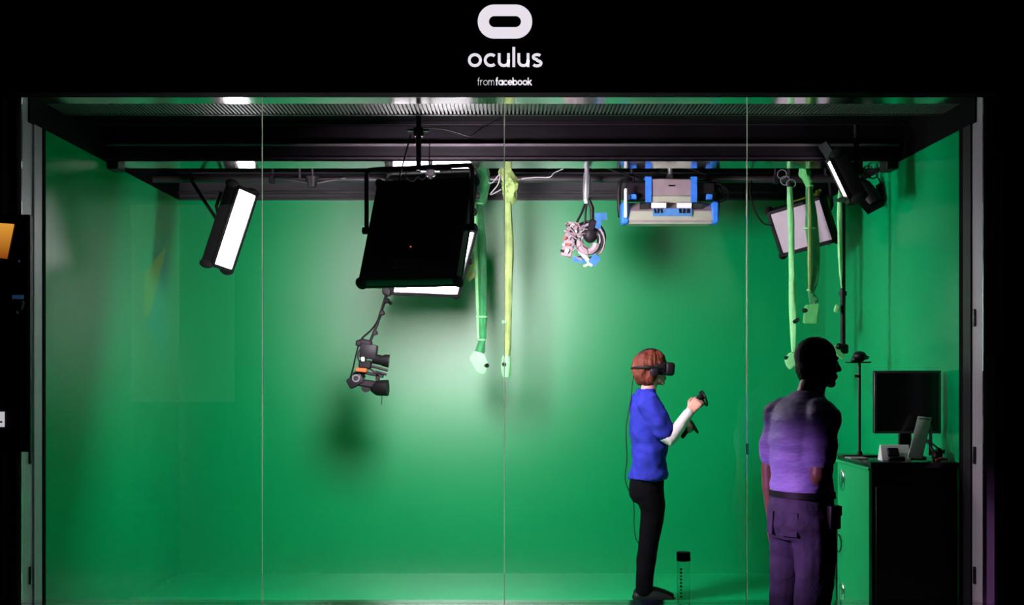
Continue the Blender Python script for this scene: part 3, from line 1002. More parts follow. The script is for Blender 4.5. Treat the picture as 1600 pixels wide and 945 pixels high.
# ------------------------------------------------------------------ camera rig on a slanting arm
YR = 9.55
cr = Thing('camera_rig', 'two dark cameras stacked on a slanting arm below the black-backed panel', 'camera rig', P(669, 280, 9.8))
b = B(); tube(b, [P(669, 279, 9.8), P(607, 450, YR + .05), P(590, 505, YR), P(578, 534, YR)], [.012, .012, .010, .010], 10); arm = cr.part('arm', b, charcoal)
b = B(); tube(b, catmull([P(606, 455, YR + .02), P(594, 492, YR - .01), P(583, 512, YR), P(566, 528, YR), P(560, 538, YR)], 5), .007, 6); cr.part('cable', b, black_plastic, arm)
for px, py in ((605, 470), (597, 489), (586, 520)):
    b = B(); box(b, P(px, py, YR), (.035, .04, .03), Matrix.Rotation(-.35, 3, 'Y'), bev=.005); cr.part('joint', b, charcoal, arm)
b = B(); cyl(b, P(603, 468, YR), P(612, 475, YR), .008, .012, n=8); cr.part('lever', b, black_plastic, arm)
# upper camera
b = B(); box(b, P(576, 549, YR), (.115, .10, .10), Matrix.Rotation(.12, 3, 'Y'), bev=.012, seg=2); box(b, P(572, 536, YR), (.08, .07, .05), Matrix.Rotation(.2, 3, 'Y'), bev=.01); ub = cr.part('upper_camera_body', b, charcoal)
b = B(); tube(b, [P(584, 560, YR - .01), P(597, 563, YR - .02), P(600, 563, YR - .02), P(608, 564, YR - .02)], [.036, .034, .042, .046], 18); cr.part('upper_lens', b, black_plastic, ub)
b = B(); cyl(b, P(606, 563.8, YR - .02), P(608.4, 564, YR - .02), .037, n=16); cr.part('lens_glass', b, black_gloss, ub)
b = B(); torus(b, P(566, 556, YR - .03), (0, 1, 0), .05, .005, 20, 6, sx=.6); cr.part('cable_loop', b, black_plastic, ub)
b = B(); box(b, P(567, 561, YR - .06), (.022, .012, .03), bev=.003); cr.part('tag', b, white_plastic, ub, label='small white tag')
b = B(); box(b, P(562, 536, YR), (.05, .06, .04), bev=.008); cyl(b, P(558, 540, YR), P(564, 532, YR), .018, n=10); cr.part('viewfinder', b, charcoal, ub)
b = B(); box(b, P(571, 569, YR), (.085, .09, .055), Matrix.Rotation(.1, 3, 'Y'), bev=.008); cr.part('mount_block', b, black_plastic)
b = B(); box(b, P(561, 586, YR + .01), (.075, .08, .055), Matrix.Rotation(-.3, 3, 'Y'), bev=.008); cr.part('tilt_head', b, black_plastic)
b = B(); tube(b, catmull([P(560, 540, YR - .04), P(555, 560, YR - .05), P(551, 578, YR - .05), P(547, 592, YR - .04)], 5), .006, 6); cr.part('loom', b, black_plastic)
b = B(); cyl(b, P(570, 569, YR - .02), P(606, 579, YR - .02), .009, n=10); cr.part('rail_rod', b, charcoal)
# plate and lower camera
b = B(); box(b, P(565, 578, YR - .03), (.075, .09, .030), Matrix.Rotation(.08, 3, 'Y'), bev=.006); cr.part('quick_release_plate', b, orange_m, label='orange quick-release plate')
b = B(); box(b, P(580, 584, YR), (.17, .05, .022), Matrix.Rotation(.2, 3, 'Y'), bev=.004); box(b, P(590, 592, YR), (.025, .05, .08), bev=.004); cyl(b, P(586, 580, YR), P(604, 585, YR), .008, n=8); cr.part('cheese_plate', b, charcoal)
b = B(); box(b, P(556, 595, YR), (.11, .10, .07), Matrix.Rotation(-.5, 3, 'Y'), bev=.012, seg=2); box(b, P(574, 599, YR), (.13, .08, .05), Matrix.Rotation(.15, 3, 'Y'), bev=.01); lb = cr.part('lower_camera_body', b, charcoal)
b = B(); tube(b, [P(582, 604, YR), P(589, 606, YR - .01), P(606, 606, YR - .02)], [.034, .052, .056], 18); cr.part('lower_lens', b, black_plastic, lb)
b = B(); cyl(b, P(572, 605, YR - .03), P(572, 605, YR + .03), .034, n=16); cr.part('focus_wheel', b, black_plastic, lb)
b = B(); torus(b, P(556, 591, YR - .05), (0, 1, 0), .022, .005, 18, 6); cr.part('ring', b, grey_metal, lb)
b = B(); torus(b, P(571, 592, YR - .02), (0, 1, 0), .075, .007, 16, 6, arc=math.pi * .8, start=math.pi * 1.1); cr.part('handle', b, charcoal, lb)
b = B(); tube(b, [P(596, 612, YR), P(597, 622, YR), P(596, 632, YR)], .003, 6); cr.part('loose_strap', b, charcoal, lb)

# ------------------------------------------------------------------ hanging cable bundle
YW_ = 9.6
cb = Thing('cable_bundle', 'coil of white and grey cable with circuit board hung from a pale tube', 'cable bundle', P(917, 250, YW_))
b = B(); cyl(b, V((P(917, 262, YW_).x, YW_, ZC)), P(917, 272, YW_), .017, n=12); tube(b, [P(917, 270, YW_), P(917, 278, YW_), P(916, 300, YW_), P(916, 312, YW_)], [.022, .026, .026, .020], 12); cb.part('hanging_tube', b, grey_metal)
b = B(); cyl(b, P(915, 308, YW_), P(916, 318, YW_), .018, .012, n=12); cb.part('end_fitting', b, white_plastic)
b = B(); cyl(b, P(916, 253, YW_), P(917, 262, YW_), .026, n=12); cb.part('end_fitting', b, white_plastic)
b = B(); tube(b, [P(917, 312, YW_), P(909, 332, YW_), P(897, 356, YW_)], .008, 8); tube(b, [P(917, 312, YW_), P(915, 332, YW_), P(914, 352, YW_)], .007, 8); tube(b, [P(919, 310, YW_ - .01), P(925, 325, YW_), P(925, 360, YW_)], [.014, .016, .010], 8); cb.part('hanging_straps', b, black_plastic)
rr = random.Random(3)
for i in range(15):
    b = B()
    c = P(921 + rr.uniform(-3, 3), 374 + rr.uniform(-3, 3), YW_ + rr.uniform(-.03, .03))
    torus(b, c, (rr.uniform(-.25, .25), 1, rr.uniform(-.25, .25)), rr.uniform(.07, .115), rr.uniform(.005, .008), 28, 6, sx=rr.uniform(.85, 1.05))
    cb.part('cable_loop', b, (cable_w, lilac_grey, grey_metal, dark_pipe, charcoal)[i % 5])
b = B(); sphere(b, P(922, 366, YW_), (.05, .045, .06)); box(b, P(925, 352, YW_ - .02), (.05, .05, .08), Matrix.Rotation(.3, 3, 'Y'), bev=.01); cb.part('connector', b, charcoal)
b = B(); torus(b, P(919, 380, YW_ - .02), (.1, 1, .05), .055, .026, 24, 8, arc=math.pi * 1.1, start=math.pi * .0); cb.part('ribbon_coil', b, lilac_grey)
b = B(); box(b, P(890, 374, YW_), (.075, .03, .24), Matrix.Rotation(.22, 3, 'Y'), bev=.006); bd = cb.part('circuit_board', b, lilac_grey)
for i in range(14):
    b = B(); p = P(890 + 9 * ((i % 3) - 1) * .8 - (i // 3 - 2) * -2.2 * -1, 352 + 10 * (i // 3), YW_ - .025)
    box(b, p, (rr.uniform(.012, .03), .025, rr.uniform(.012, .03)), Matrix.Rotation(rr.uniform(0, 1), 3, 'Y'))
    cb.part('component', b, (charcoal, white_plastic, red_m, grey_metal)[i % 4], bd)
b = B()
for i in range(8):
    a, c2 = P(rr.uniform(878, 900), rr.uniform(345, 400), YW_ - .03), P(rr.uniform(895, 920), rr.uniform(350, 405), YW_ - .03)
    tube(b, catmull([a, a.lerp(c2, .5) + V((rr.uniform(-.04, .04), -.02, rr.uniform(-.05, .05))), c2], 5), .004, 6)
cb.part('thin_wires', b, lilac_grey)
b = B(); tube(b, [P(905, 393, YW_), P(915, 402, YW_ - .02), P(925, 414, YW_)], [.010, .014, .016], 8); tube(b, [P(912, 416, YW_), P(925, 410, YW_)], .008, 8); cb.part('plug', b, white_plastic)
for (px, py, sx, sz, ro) in ((939, 338, .085, .05, -.1), (904, 406, .09, .035, .15), (929, 406, .06, .07, .6), (935, 350, .04, .06, .2)):
    b = B(); box(b, P(px, py, YW_ - .03), (sx, .006, sz), Matrix.Rotation(ro, 3, 'Y') @ Matrix.Rotation(.3, 3, 'Z'))
    cb.part('tape_piece', b, blue_tape_pale, label='strip of blue tape')
b = B(); prism(b, [P(892, 404, YW_ - .03), P(908, 399, YW_ - .03), P(908, 405, YW_ - .03)], (0, .01, 0)); cb.part('dark_flap', b, charcoal)

# ------------------------------------------------------------------ taped fixture
YF = 9.72
fx = Thing('taped_light_fixture', 'wide beige and lilac lamp fixture strapped with blue tape under the pipe', 'studio light', P(1045, 280, YF))
z = lambda py: P(0, py, YF).z
xx = lambda px: P(px, 0, YF).x
# lower reflector: slanted trough profile extruded in x
b = B()
prof = [(0.0, 317), (-.10, 322), (-.16, 334), (-.17, 347), (-.15, 353), (.02, 353), (.05, 320)]
prism(b, [V((xx(979), YF + dy, z(py))) for dy, py in prof], (xx(1107) - xx(979), 0, 0))
lo_ = fx.part('reflector', b, beige_metal, smooth=0)
b = B(); prism(b, [V((xx(980), YF + dy, z(py))) for dy, py in ((-.105, 321.0), (-.168, 334), (-.165, 333), (-.10, 320.4))], (xx(1106) - xx(980), 0, 0)); fx.part('upper_slope', b, lilac_grey, lo_, smooth=0)
b = B(); box(b, V((xx(1043), YF - .174, z(350))), (xx(1106) - xx(980), .008, .012)); fx.part('bottom_lip', b, lilac_grey, lo_)
for x0, x1 in ((996, 1011), (1078, 1092)):
    b = B(); box(b, V(((xx(x0) + xx(x1)) / 2, YF - .148, z(327))), (xx(x1) - xx(x0), .03, .06), Matrix.Rotation(.55, 3, 'X')); fx.part('recess_plate', b, dark_pipe, lo_)
b = B(); box(b, V((xx(1045), YF - .05, z(299))), (xx(1083) - xx(1008), .16, .14), bev=.006); fx.part('ballast_box', b, lilac_grey)
b = B(); box(b, V((xx(1045), YF - .075, z(315))), (xx(1082) - xx(1010), .13, .05), bev=.006); fx.part('ballast_skirt', b, beige_metal)
b = B(); box(b, V((xx(1046), YF - .135, z(294))), (.045, .006, .010)); fx.part('slot', b, black_plastic)
b = B(); box(b, V((xx(993), YF - .03, z(301))), (.14, .12, .12), bev=.006); fx.part('end_housing', b, charcoal)
b = B(); box(b, V((xx(1098), YF - .03, z(301))), (.14, .12, .12), bev=.006); fx.part('end_housing', b, black_plastic)
for px in (1010, 1080):
    b = B(); box(b, V((xx(px), YF - .138, z(300))), (.042, .006, .17)); box(b, V((xx(px), YF - .06, z(280.5))), (.042, .16, .004)); box(b, V((xx(px), YF - .150, z(317))), (.036, .006, .06)); fx.part('tape_strip', b, blue_tape, label='blue tape strip')
for px, mm in ((974, blue_tape), (1112, blue_tape)):
    b = B(); box(b, V((xx(px), YF - .09, z(336))), (.050, .17, .15), bev=.012); fx.part('end_tape', b, mm, label='blue taped end')
b = B(); box(b, V((xx(974), YF - .185, z(322))), (.022, .02, .20), bev=.006); fx.part('tube_end', b, white_plastic, label='white lamp tube end')
for px, py, sx in ((986, 311, .05), (1104, 311, .04)):
    b = B(); box(b, V((xx(px), YF - .12, z(py))), (sx, .06, .035), bev=.004); fx.part('tape_wrap', b, blue_tape)
# label with dark illegible marker writing on blue tape
b = B(); box(b, V((xx(1046), YF - .172, z(336))), (.265, .006, .052)); lab = fx.part('label_tape', b, blue_tape_pale, label='blue label tape with dark marker marks')
for (x0, x1) in ((1018, 1021), (1023, 1026), (1028, 1031), (1056, 1060), (1062, 1066), (1068, 1073)):
    b = B(); box(b, V(((xx(x0) + xx(x1)) / 2, YF - .177, z(334))), (xx(x1) - xx(x0), .004, .030), Matrix.Rotation(rr.uniform(-.3, .3), 3, 'Y')); fx.part('marker_stroke', b, black_plastic, lab)
for px in (1025, 1064):
    b = B(); box(b, V((xx(px), YF - .168, z(325))), (.10, .01, .035), Matrix.Rotation(.45, 3, 'X')); fx.part('paper_note', b, white_plastic, lo_)
b = B(); cyl(b, P(1047, 263, YP - .03), P(1047, 284, YP - .03), .017, n=12); box(b, V((xx(1047), YP - .03, ZP)), (.05, .07, .05), bev=.006); fx.part('pipe_clamp', b, grey_metal)
for px in (969, 1120):
    b = B(); tube(b, catmull([V((xx(px), YF, z(340))), V((xx(px) + (.01 if px > 1000 else -.01), YF, z(310))), V((xx(px), YF, z(285))), V((xx(px + (12 if px < 1000 else -12)), YF + .02, z(281)))], 5), .014, 8); fx.part('yoke_arm', b, charcoal)
b = B()
for i in range(6):
    torus(b, V((xx(1108 + 2.5 * i), YF - .02, z(296 + 3 * (i % 3)))), (.5, 1, .2 * i), .045 + .006 * i, .005, 18, 6)
fx.part('coiled_cable', b, black_plastic)

# ------------------------------------------------------------------ counter and what stands on it
CX0, CY0, CY1, CZ = 1.972, 7.52, 8.22, 1.039
ct = Thing('counter_cabinet', 'counter-height cabinet with green side and black front beside the glass', 'cabinet', ((CX0 + XW) / 2, (CY0 + CY1) / 2, 0))
cxm, cym = (CX0 + XW) / 2, (CY0 + CY1) / 2
b = B(); box(b, (cxm, cym, (CZ - .03) / 2), (XW - CX0 - .006, CY1 - CY0 - .02, CZ - .03)); ct.part('body', b, black_plastic, smooth=0)
b = B(); box(b, (CX0 - .006, cym, (CZ - .03) / 2), (.018, CY1 - CY0, CZ - .03), bev=.002); sd = ct.part('side_panel', b, green_panel, smooth=0, label='green painted side panel')
b = B(); box(b, (cxm - .008, cym - .005, CZ - .015), (XW - CX0 + .008, CY1 - CY0 + .04, .03), bev=.005, seg=2); ct.part('top', b, black_gloss)
b = B(); box(b, (CX0 - .012, cym, CZ - .038), (.02, CY1 - CY0 + .02, .016), bev=.002); ct.part('green_edge', b, green_panel)
b = B(); box(b, (cxm, CY0 - .004, .50), (XW - CX0 - .04, .014, .82), bev=.004); dr = ct.part('front_door', b, black_plastic)
for zz in (.897, .245):
    b = B(); sphere(b, (CX0 - .018, 8.10, zz), (.012, .05, .062)); h_ = ct.part('butterfly_latch', b, chrome, sd, label='metal butterfly latch')
for i, (y0, z0) in enumerate(((8.17, .42),)):
    b = B(); torus(b, (CX0 - .03, 8.14, .53), (1, .1, 0), .05, .004, 20, 6); tube(b, [(CX0 - .03, 8.18, .60), (CX0 - .03, 8.185, .30), (CX0 - .025, 8.19, .16)], .004, 6); ct.part('cable_loop', b, black_plastic, sd)

# headset stand
YH = 8.02
xs = P(1343, 0, YH).x
hs = Thing('display_stand', 'slim rod display stand with flat base on the counter', 'stand', (xs, YH, CZ))
b = B(); box(b, (xs - .015, YH, CZ + .006), (.20, .16, .012), bev=.004); hs.part('base', b, black_gloss)
b = B(); cyl(b, (xs, YH, CZ + .01), (xs, YH, P(0, 567, YH).z), .0085, n=12); hs.part('rod', b, dark_pipe)
b = B(); cyl(b, (xs, YH, CZ + .012), (xs, YH, CZ + .03), .02, .012, n=14); hs.part('collar', b, black_plastic)
b = B(); cyl(b, (xs - .004, YH - .01, P(0, 585, YH).z - .01), (xs - .03, YH - .01, P(0, 585, YH).z - .008), .008, n=8); hs.part('thumb_screw', b, black_plastic)
zt = P(0, 566, YH).z
b = B(); box(b, (xs - .008, YH, zt), (.12, .12, .008), bev=.003); hs.part('top_plate', b, black_plastic)
hm = Thing('vr_headset', 'small black headset resting on the rod display stand', 'headset', (xs, YH, zt + .004))
b = B(); sphere(b, (xs - .002, YH - .01, zt + .034), (.038, .05, .030)); box(b, (xs - .015, YH - .01, zt + .017), (.06, .09, .025), bev=.01, seg=2); hm.part('visor', b, black_plastic)
b = B(); torus(b, (xs + .012, YH + .02, zt + .026), (0, .2, 1), .042, .006, 20, 6); hm.part('strap', b, charcoal)

# monitor
YM = 7.74
mx0, mx1 = P(1366, 0, YM).x, P(1470, 0, YM).x
mz0, mz1 = P(0, 677, YM).z, P(0, 579, YM).z
mc = V(((mx0 + mx1) / 2, YM, (mz0 + mz1) / 2))
mw, mh = mx1 - mx0, mz1 - mz0
mo = Thing('monitor', 'square black monitor switched off on the counter', 'monitor', (mc.x, YM + .03, CZ))
b = B(); box(b, mc + V((0, .022, 0)), (mw, .036, mh), bev=.006); bz = mo.part('housing', b, black_plastic)
b = B()
for s in (-1, 1):
    box(b, mc + V((s * (mw / 2 - .007), 0, 0)), (.014, .012, mh), bev=.002)
    box(b, mc + V((0, 0, s * (mh / 2 - .007))), (mw, .012, .014), bev=.002)
mo.part('bezel', b, mat('bezel', (.10, .085, .095), .35, var=.1), bz)
b = B(); box(b, mc + V((0, .003, 0)), (mw - .024, .006, mh - .024)); mo.part('screen', b, mat('screen_black', (.008, .007, .012), .22, var=.1), bz, smooth=0)
b = B(); box(b, (mc.x, YM + .055, (CZ + mz0) / 2 + .03), (.07, .025, mz0 - CZ + .10), bev=.006); mo.part('neck', b, black_plastic)
b = B(); box(b, (mc.x, YM + .06, CZ + .008), (.20, .17, .016), bev=.006); mo.part('foot', b, black_plastic)

# white box with black gadget
YBX = 7.66
bx0, bx1 = P(1376, 0, YBX).x, P(1420, 0, YBX).x
wb = Thing('white_box', 'low white box with a black gadget at its front', 'box', ((bx0 + bx1) / 2, YBX, CZ))
b = B(); prism(b, [(bx0, YBX - .035, CZ + .001), (bx0, YBX - .030, CZ + .012), (bx0 + .008, YBX + .03, CZ + .082), (bx0 + .008, YBX + .05, CZ + .082), (bx0, YBX + .06, CZ + .001)], (bx1 - bx0, 0, 0)); wb.part('shell', b, white_plastic)
b = B(); box(b, (P(1397, 0, 7.62).x, 7.640, CZ + .045), (.062, .02, .052), Matrix.Rotation(-.6, 3, 'X'), bev=.006); box(b, (P(1401, 0, 7.61).x, 7.612, CZ + .012), (.09, .03, .022), bev=.006); wb.part('gadget', b, black_plastic, label='black gadget')
# leaning grey tablet
tp = Thing('tablet_on_stand', 'pale grey slab tablet leaning back on an easel foot', 'tablet', (P(1432, 0, 7.58).x, 7.58, CZ))
b = B(); prism(b, [P(1418, 715, 7.56), P(1441, 717, 7.56), P(1456, 652, 7.66), P(1434, 650, 7.66)], (.004, .012, 0)); bmesh.ops.bevel(b, geom=list(b.edges), offset=.002, segments=1, affect='EDGES')
sl_ = tp.part('slab', b, mat('tablet_grey', (.42, .43, .40), .45, var=.08, scale=20))
b = B(); prism(b, [P(1436, 653, 7.655), P(1453, 654.5, 7.655), P(1452.5, 656.5, 7.653), P(1435.5, 655, 7.653)], (0, .003, 0)); tp.part('edge_bar', b, charcoal, sl_)
b = B(); prism(b, [P(1452, 658, 7.665), P(1456, 666, 7.67), P(1457, 711, 7.69), P(1451, 711, 7.69)], (.004, .01, 0)); tp.part('easel_leg', b, lilac_grey)
# tangled cables and a red connector
tc_ = Thing('cable_tangle', 'tangle of black cables behind the leaning tablet', 'cables', (P(1458, 0, 7.66).x, 7.66, CZ))
for i in range(9):
    b = B()
    pts = [V((P(1460 + rr.uniform(0, 14), 0, 7.66).x, 7.66 + rr.uniform(-.05, .05), CZ + rr.uniform(.008, .07))) for _ in range(4)]
    if i < 3:
        pts[0] = V((mc.x + .05 + .02 * i, YM + .03, mz0 + .01))
    tube(b, catmull(pts, 6), .005, 6); tc_.part('cable', b, black_plastic)
b = B(); box(b, (P(1464, 0, 7.62).x, 7.62, CZ + .026), (.045, .07, .05), bev=.01); tc_.part('power_brick', b, black_plastic)
b = B(); tube(b, catmull([V((P(1462, 0, 7.56).x, 7.56, CZ + .008)), V((P(1472, 0, 7.57).x, 7.57, CZ + .014)), V((P(1480, 0, 7.58).x, 7.58, CZ + .009))], 5), [.006] * 3 + [.010] * 5 + [.006] * 3, 8)
single('red_connector', 'small red connector lying at the counter edge', 'connector', b, red_m)
b = B(); box(b, (P(1340, 0, 7.78).x, 7.80, CZ + .004), (.10, .14, .008), bev=.002)
single('keyboard_mat', 'thin pale mat lying on the counter next to the white box', 'mat', b, lilac_grey)

# ------------------------------------------------------------------ bottle on the sill
xb = P(1068, 0, 7.03).x
bt = Thing('water_bottle', 'tall clear bottle with black cap standing on the sill', 'bottle', (xb, 7.03, ZS))
hb = P(0, 862, 7.03).z - ZS
b = B(); lathe(b, [(.030, 0), (.034, .004), (.034, hb - .045), (.031, hb - .040), (.0305, hb - .030), (.028, hb - .030), (.029, hb - .043), (.0315, hb - .048), (.0315, .008), (.028, .006)], (xb, 7.03, ZS), 28); bt.part('glass', b, bottle_glass)
b = B(); lathe(b, [(.030, .009), (.0312, .010), (.0312, .10), (.030, .1005)], (xb, 7.03, ZS), 24); bt.part('water', b, water_m)
b = B(); lathe(b, [(.033, hb - .045), (.035, hb - .043), (.035, hb - .003), (.032, hb)], (xb, 7.03, ZS), 24); bt.part('cap', b, black_plastic)
for i in range(9):
    a = math.radians(-118)
    b = B(); box(b, (xb + math.cos(a) * .0345, 7.03 + math.sin(a) * .0345, ZS + hb * .70 - i * .017), (.011, .0012, rr.uniform(.006, .012)), Matrix.Rotation(a + math.pi / 2, 3, 'Z')); bt.part('print_mark', b, black_plastic)

# ------------------------------------------------------------------ display case on the facade
YK = 6.88
dc = Thing('wall_display_case', 'black wall case with a glowing orange screen beside the glass front', 'display case', (-2.75, 7.0, 1.12))
xr = (52 - VX) * 7.0 / F
z1, z0 = P(0, 335, 6.95).z, P(0, 706, 6.95).z
b = B()
box(b, (xr - .35, 6.975, (z0 + z1) / 2), (.70, .05, z1 - z0), bev=.004)
bd = dc.part('back_panel', b, black_plastic, smooth=0)
b = B()
prism(b, [P(-30, 346, YK), P(21, 350, YK), P(10, 404, YK), P(-30, 400, YK)], (0, .02, 0)); sc_ = dc.part('screen', b, orange_scr, smooth=0, label='glowing orange screen')
b = B(); prism(b, [P(-34, 341, YK + .012), P(26, 345, YK + .012), P(14, 411, YK + .012), P(-34, 406, YK + .012)], (0, .075, 0)); dc.part('screen_frame', b, black_gloss, smooth=0)
b = B(); box(b, (xr - .32, 6.915, P(0, 488, 6.9).z), (.56, .09, .014)); sh = dc.part('shelf', b, black_plastic)
for px, py, sx, sz in ((2, 452, .05, .05), (12, 475, .05, .05), (28, 476, .05, .05)):
    b = B(); box(b, P(px, py, 6.90), (sx, .05, sz), Matrix.Rotation(.3 * (px % 3), 3, 'Y'), bev=.008); dc.part('gadget', b, charcoal, sh)
b = B(); box(b, P(28, 464, 6.92), (.055, .004, .02)); dc.part('status_strip', b, blue_led, sh)
b = B(); cyl(b, P(30, 408, 6.95), P(30, 408, 6.935), .006, n=8); dc.part('status_lamp', b, blue_led, bd)
b = B(); box(b, P(-8, 655, 6.94), (.095, .006, .075)); cd = dc.part('label_card', b, emission('card_added_glow', (.9, .86, .92), .55), bd, label='white label card')  # plain card with no lamp; its brightness is added as emission
b = B(); box(b, P(1.5, 659, 6.935), (.012, .004, .008)); dc.part('print_mark', b, black_plastic, cd)


# ------------------------------------------------------------------ people
def hand(b, W, d, n, s, curl=(0.9, 1.1, 0.8), sc=1.0, side_curl=None):
    d = V(d).normalized()
    n = V(n); n = (n - d * n.dot(d)).normalized()
    s = V(s); s = (s - d * s.dot(d) - n * s.dot(n)).normalized()
    L = [.042, .047, .043, .033]
    for i in range(4):
        off = (1.5 - i) * .0205 * sc
        K = W + d * (.088 - .004 * abs(i - 1)) * sc + s * off
        limb(b, [W + s * off * .6, K], [.016 * sc, .0125 * sc], 10, 2)
        p, a, pts = K, 0.0, [K]
        for j, f in enumerate((1.0, .68, .52)):
            a += curl[j]
            p = p + (d * math.cos(a) + n * math.sin(a)) * L[i] * f * sc
            pts.append(p)
        limb(b, pts, [.0105 * sc, .0095 * sc, .0088 * sc, .0078 * sc], 10, 2)
    T0 = W + s * .026 * sc + d * .025 * sc + n * .008 * sc
    T1 = T0 + (d * .62 + s * .62 + n * .35).normalized() * .042 * sc
    T2 = T1 + (d * .75 + s * .15 + n * .6).normalized() * .034 * sc
    T3 = T2 + (d * .6 - s * .1 + n * .75).normalized() * .026 * sc
    limb(b, [T0, T1, T2, T3], [.016 * sc, .0125 * sc, .0105 * sc, .0085 * sc], 10, 2)


def head(b, c, yaw=0.0, sc=1.0, pitch=0.0):
    R = Matrix.Rotation(yaw, 3, 'Z') @ Matrix.Rotation(pitch, 3, 'Y')
    q = lambda x, y, zz: V(c) + R @ (V((x, y, zz)) * sc)
    S = lambda p, r: sphere(b, q(*p), tuple(k * sc for k in r), R)
    S((-.012, 0, .032), (.098, .076, .088))
    S((.025, 0, -.022), (.066, .060, .082))
    S((.030, 0, -.065), (.052, .050, .045))
    S((.064, 0, -.096), (.024, .026, .020))
    S((.078, 0, .028), (.018, .048, .013))
    S((.086, 0, -.058), (.012, .022, .006)); S((.085, 0, -.070), (.011, .019, .006))
    limb(b, [q(.086, 0, .015), q(.106, 0, -.026)], [.009 * sc, .014 * sc], 10, 2)
    S((.098, .012, -.030), (.009, .008, .008)); S((.098, -.012, -.030), (.009, .008, .008))
    for s in (-1, 1):
        S((.055, s * .045, -.025), (.022, .018, .020))
        S((-.004, s * .078, -.006), (.018, .010, .031))
    return q, R


def rings(spec, n=28, p=2.4):
    out = []
    for zz, xc, hd_, hw in spec:
        r = []
        for k in range(n):
            a = 2 * math.pi * k / n
            ca, sa = math.cos(a), math.sin(a)
            r.append(V((xc + hd_ * math.copysign(abs(ca) ** (2 / p), ca), hw * math.copysign(abs(sa) ** (2 / p), sa), zz)))
        out.append(r)
    return out


def torso(b, spec, p=2.4):
    s2 = []
    for i in range(len(spec) - 1):
        for k in range(4):
            t = k / 4
            s2.append(tuple(spec[i][j] * (1 - t) + spec[i + 1][j] * t for j in range(4)))
    s2.append(spec[-1])
    t = bmesh.new()
    loft(t, rings(s2, p=p))
    merge(b, t)


def folds(amp, fx_=6, fz=9, seed=0.0):
    def f(co):
        return amp * (noise.noise(V((co.x * fx_ + seed, co.y * fx_, co.z * fz))) + .6 * noise.noise(V((co.x * fx_ * 2.3 + co.z * 6, co.y * fx_ * 2 + seed, co.z * fz * 2))))
    return f


# --- person in the headset: facing +x
wx, wy = 0.95, 9.3
wm = Thing('person', 'person in blue t-shirt over white sleeves using a headset, arms raised', 'person', Matrix.Translation((wx, wy, 0)))
hc = V((.045, 0, 1.535))
sh_r, el_r, wr_r = V((-.01, -.160, 1.325)), V((.128, -.195, 1.078)), V((.268, -.160, 1.262))
sh_l, el_l, wr_l = V((-.01, .160, 1.325)), V((.085, .215, 1.070)), V((.215, .150, 1.125))
b = B()
q, HR = head(b, hc, 0, .92)
limb(b, [V((.0, 0, 1.30)), V((.015, 0, 1.40)), V((.03, 0, 1.48))], [.062, .052, .052], 16)
torso(b, [(.80, 0, .095, .155), (.90, .005, .095, .15), (1.02, .01, .088, .135), (1.15, .012, .10, .15), (1.27, .0, .092, .160), (1.34, -.005, .07, .13), (1.38, 0, .05, .06)])
torso(b, [(.68, 0, .085, .14), (.74, -.005, .105, .165), (.82, 0, .10, .16)])
for s_, e_, w_ in ((sh_r, el_r, wr_r), (sh_l, el_l, wr_l)):
    limb(b, [s_, s_.lerp(e_, .5), e_], [.040, .040, .036], 12)
    limb(b, [e_, e_.lerp(w_, .35), w_], [.036, .037, .024], 12)
hd_r = (wr_r - el_r).normalized()
hand(b, wr_r, (.62, .02, .78), (.28, .92, -.2), (-.75, .1, .65), curl=(.85, 1.2, .9), sc=.95)
hand(b, wr_l, (.95, -.1, .28), (.1, -.95, -.1), (-.25, 0, .95), curl=(.85, 1.2, .9), sc=.95)
for s, dx in ((-1, 0.0), (1, .022)):
    limb(b, [V((.005 + dx, s * .085, .74)), V((.028 + dx, s * .085, .60)), V((.012 + dx, s * .08, .43)), V((-.012 + dx, s * .08, .29)), V((-.022 + dx, s * .08, .10))], [.085, .070, .052, .054, .036], 14)
    limb(b, [V((-.05 + dx, s * .08, .042)), V((.05 + dx, s * .085, .040)), V((.115 + dx, s * .09, .032))], [.028, .027, .018], 12)
wm.part('body', remesh(b, .0055, 3), skin, local=True, smooth=180)
for s in (-1, 1):
    b = B(); sphere(b, q(.078, s * .030, .004), .011); wm.part('eye', b, eye_m, local=True, smooth=180)
b = B()
torso(b, [(.815, .008, .122, .185), (.87, .012, .118, .182), (.95, .022, .117, .175), (1.05, .022, .116, .172), (1.14, .016, .117, .180), (1.22, .004, .112, .186), (1.30, -.006, .102, .182), (1.355, -.008, .082, .145), (1.390, -.004, .064, .085), (1.412, .002, .058, .062)], p=2.2)
limb(b, [sh_r + V((.0, .03, -.002)), sh_r, sh_r.lerp(el_r, .5), sh_r.lerp(el_r, .74)], [.072, .076, .072, .072], 16)
limb(b, [sh_l + V((.0, -.03, -.002)), sh_l, sh_l.lerp(el_l, .5), sh_l.lerp(el_l, .74)], [.072, .076, .072, .072], 16)
wm.part('t_shirt', remesh(b, .008, 3, folds(.017, 8, 10, 3.1)), shirt_blue, local=True, smooth=180)
for nm, s_, e_, w_ in (('r', sh_r, el_r, wr_r), ('l', sh_l, el_l, wr_l)):
    b = B()
    limb(b, [s_.lerp(e_, .5), s_.lerp(e_, .8), e_, e_.lerp(w_, .4), e_.lerp(w_, .93)], [.052, .051, .049, .045, .033], 14)
    wm.part('sleeve', remesh(b, .006, 2, folds(.004, 14, 14, 1.0)), white_cloth, local=True, smooth=180, label='white long sleeve')
b = B()
torso(b, [(.66, .0, .09, .14), (.70, -.002, .108, .165), (.76, .002, .113, .176), (.83, .004, .108, .17), (.85, .004, .104, .165)], p=2.2)
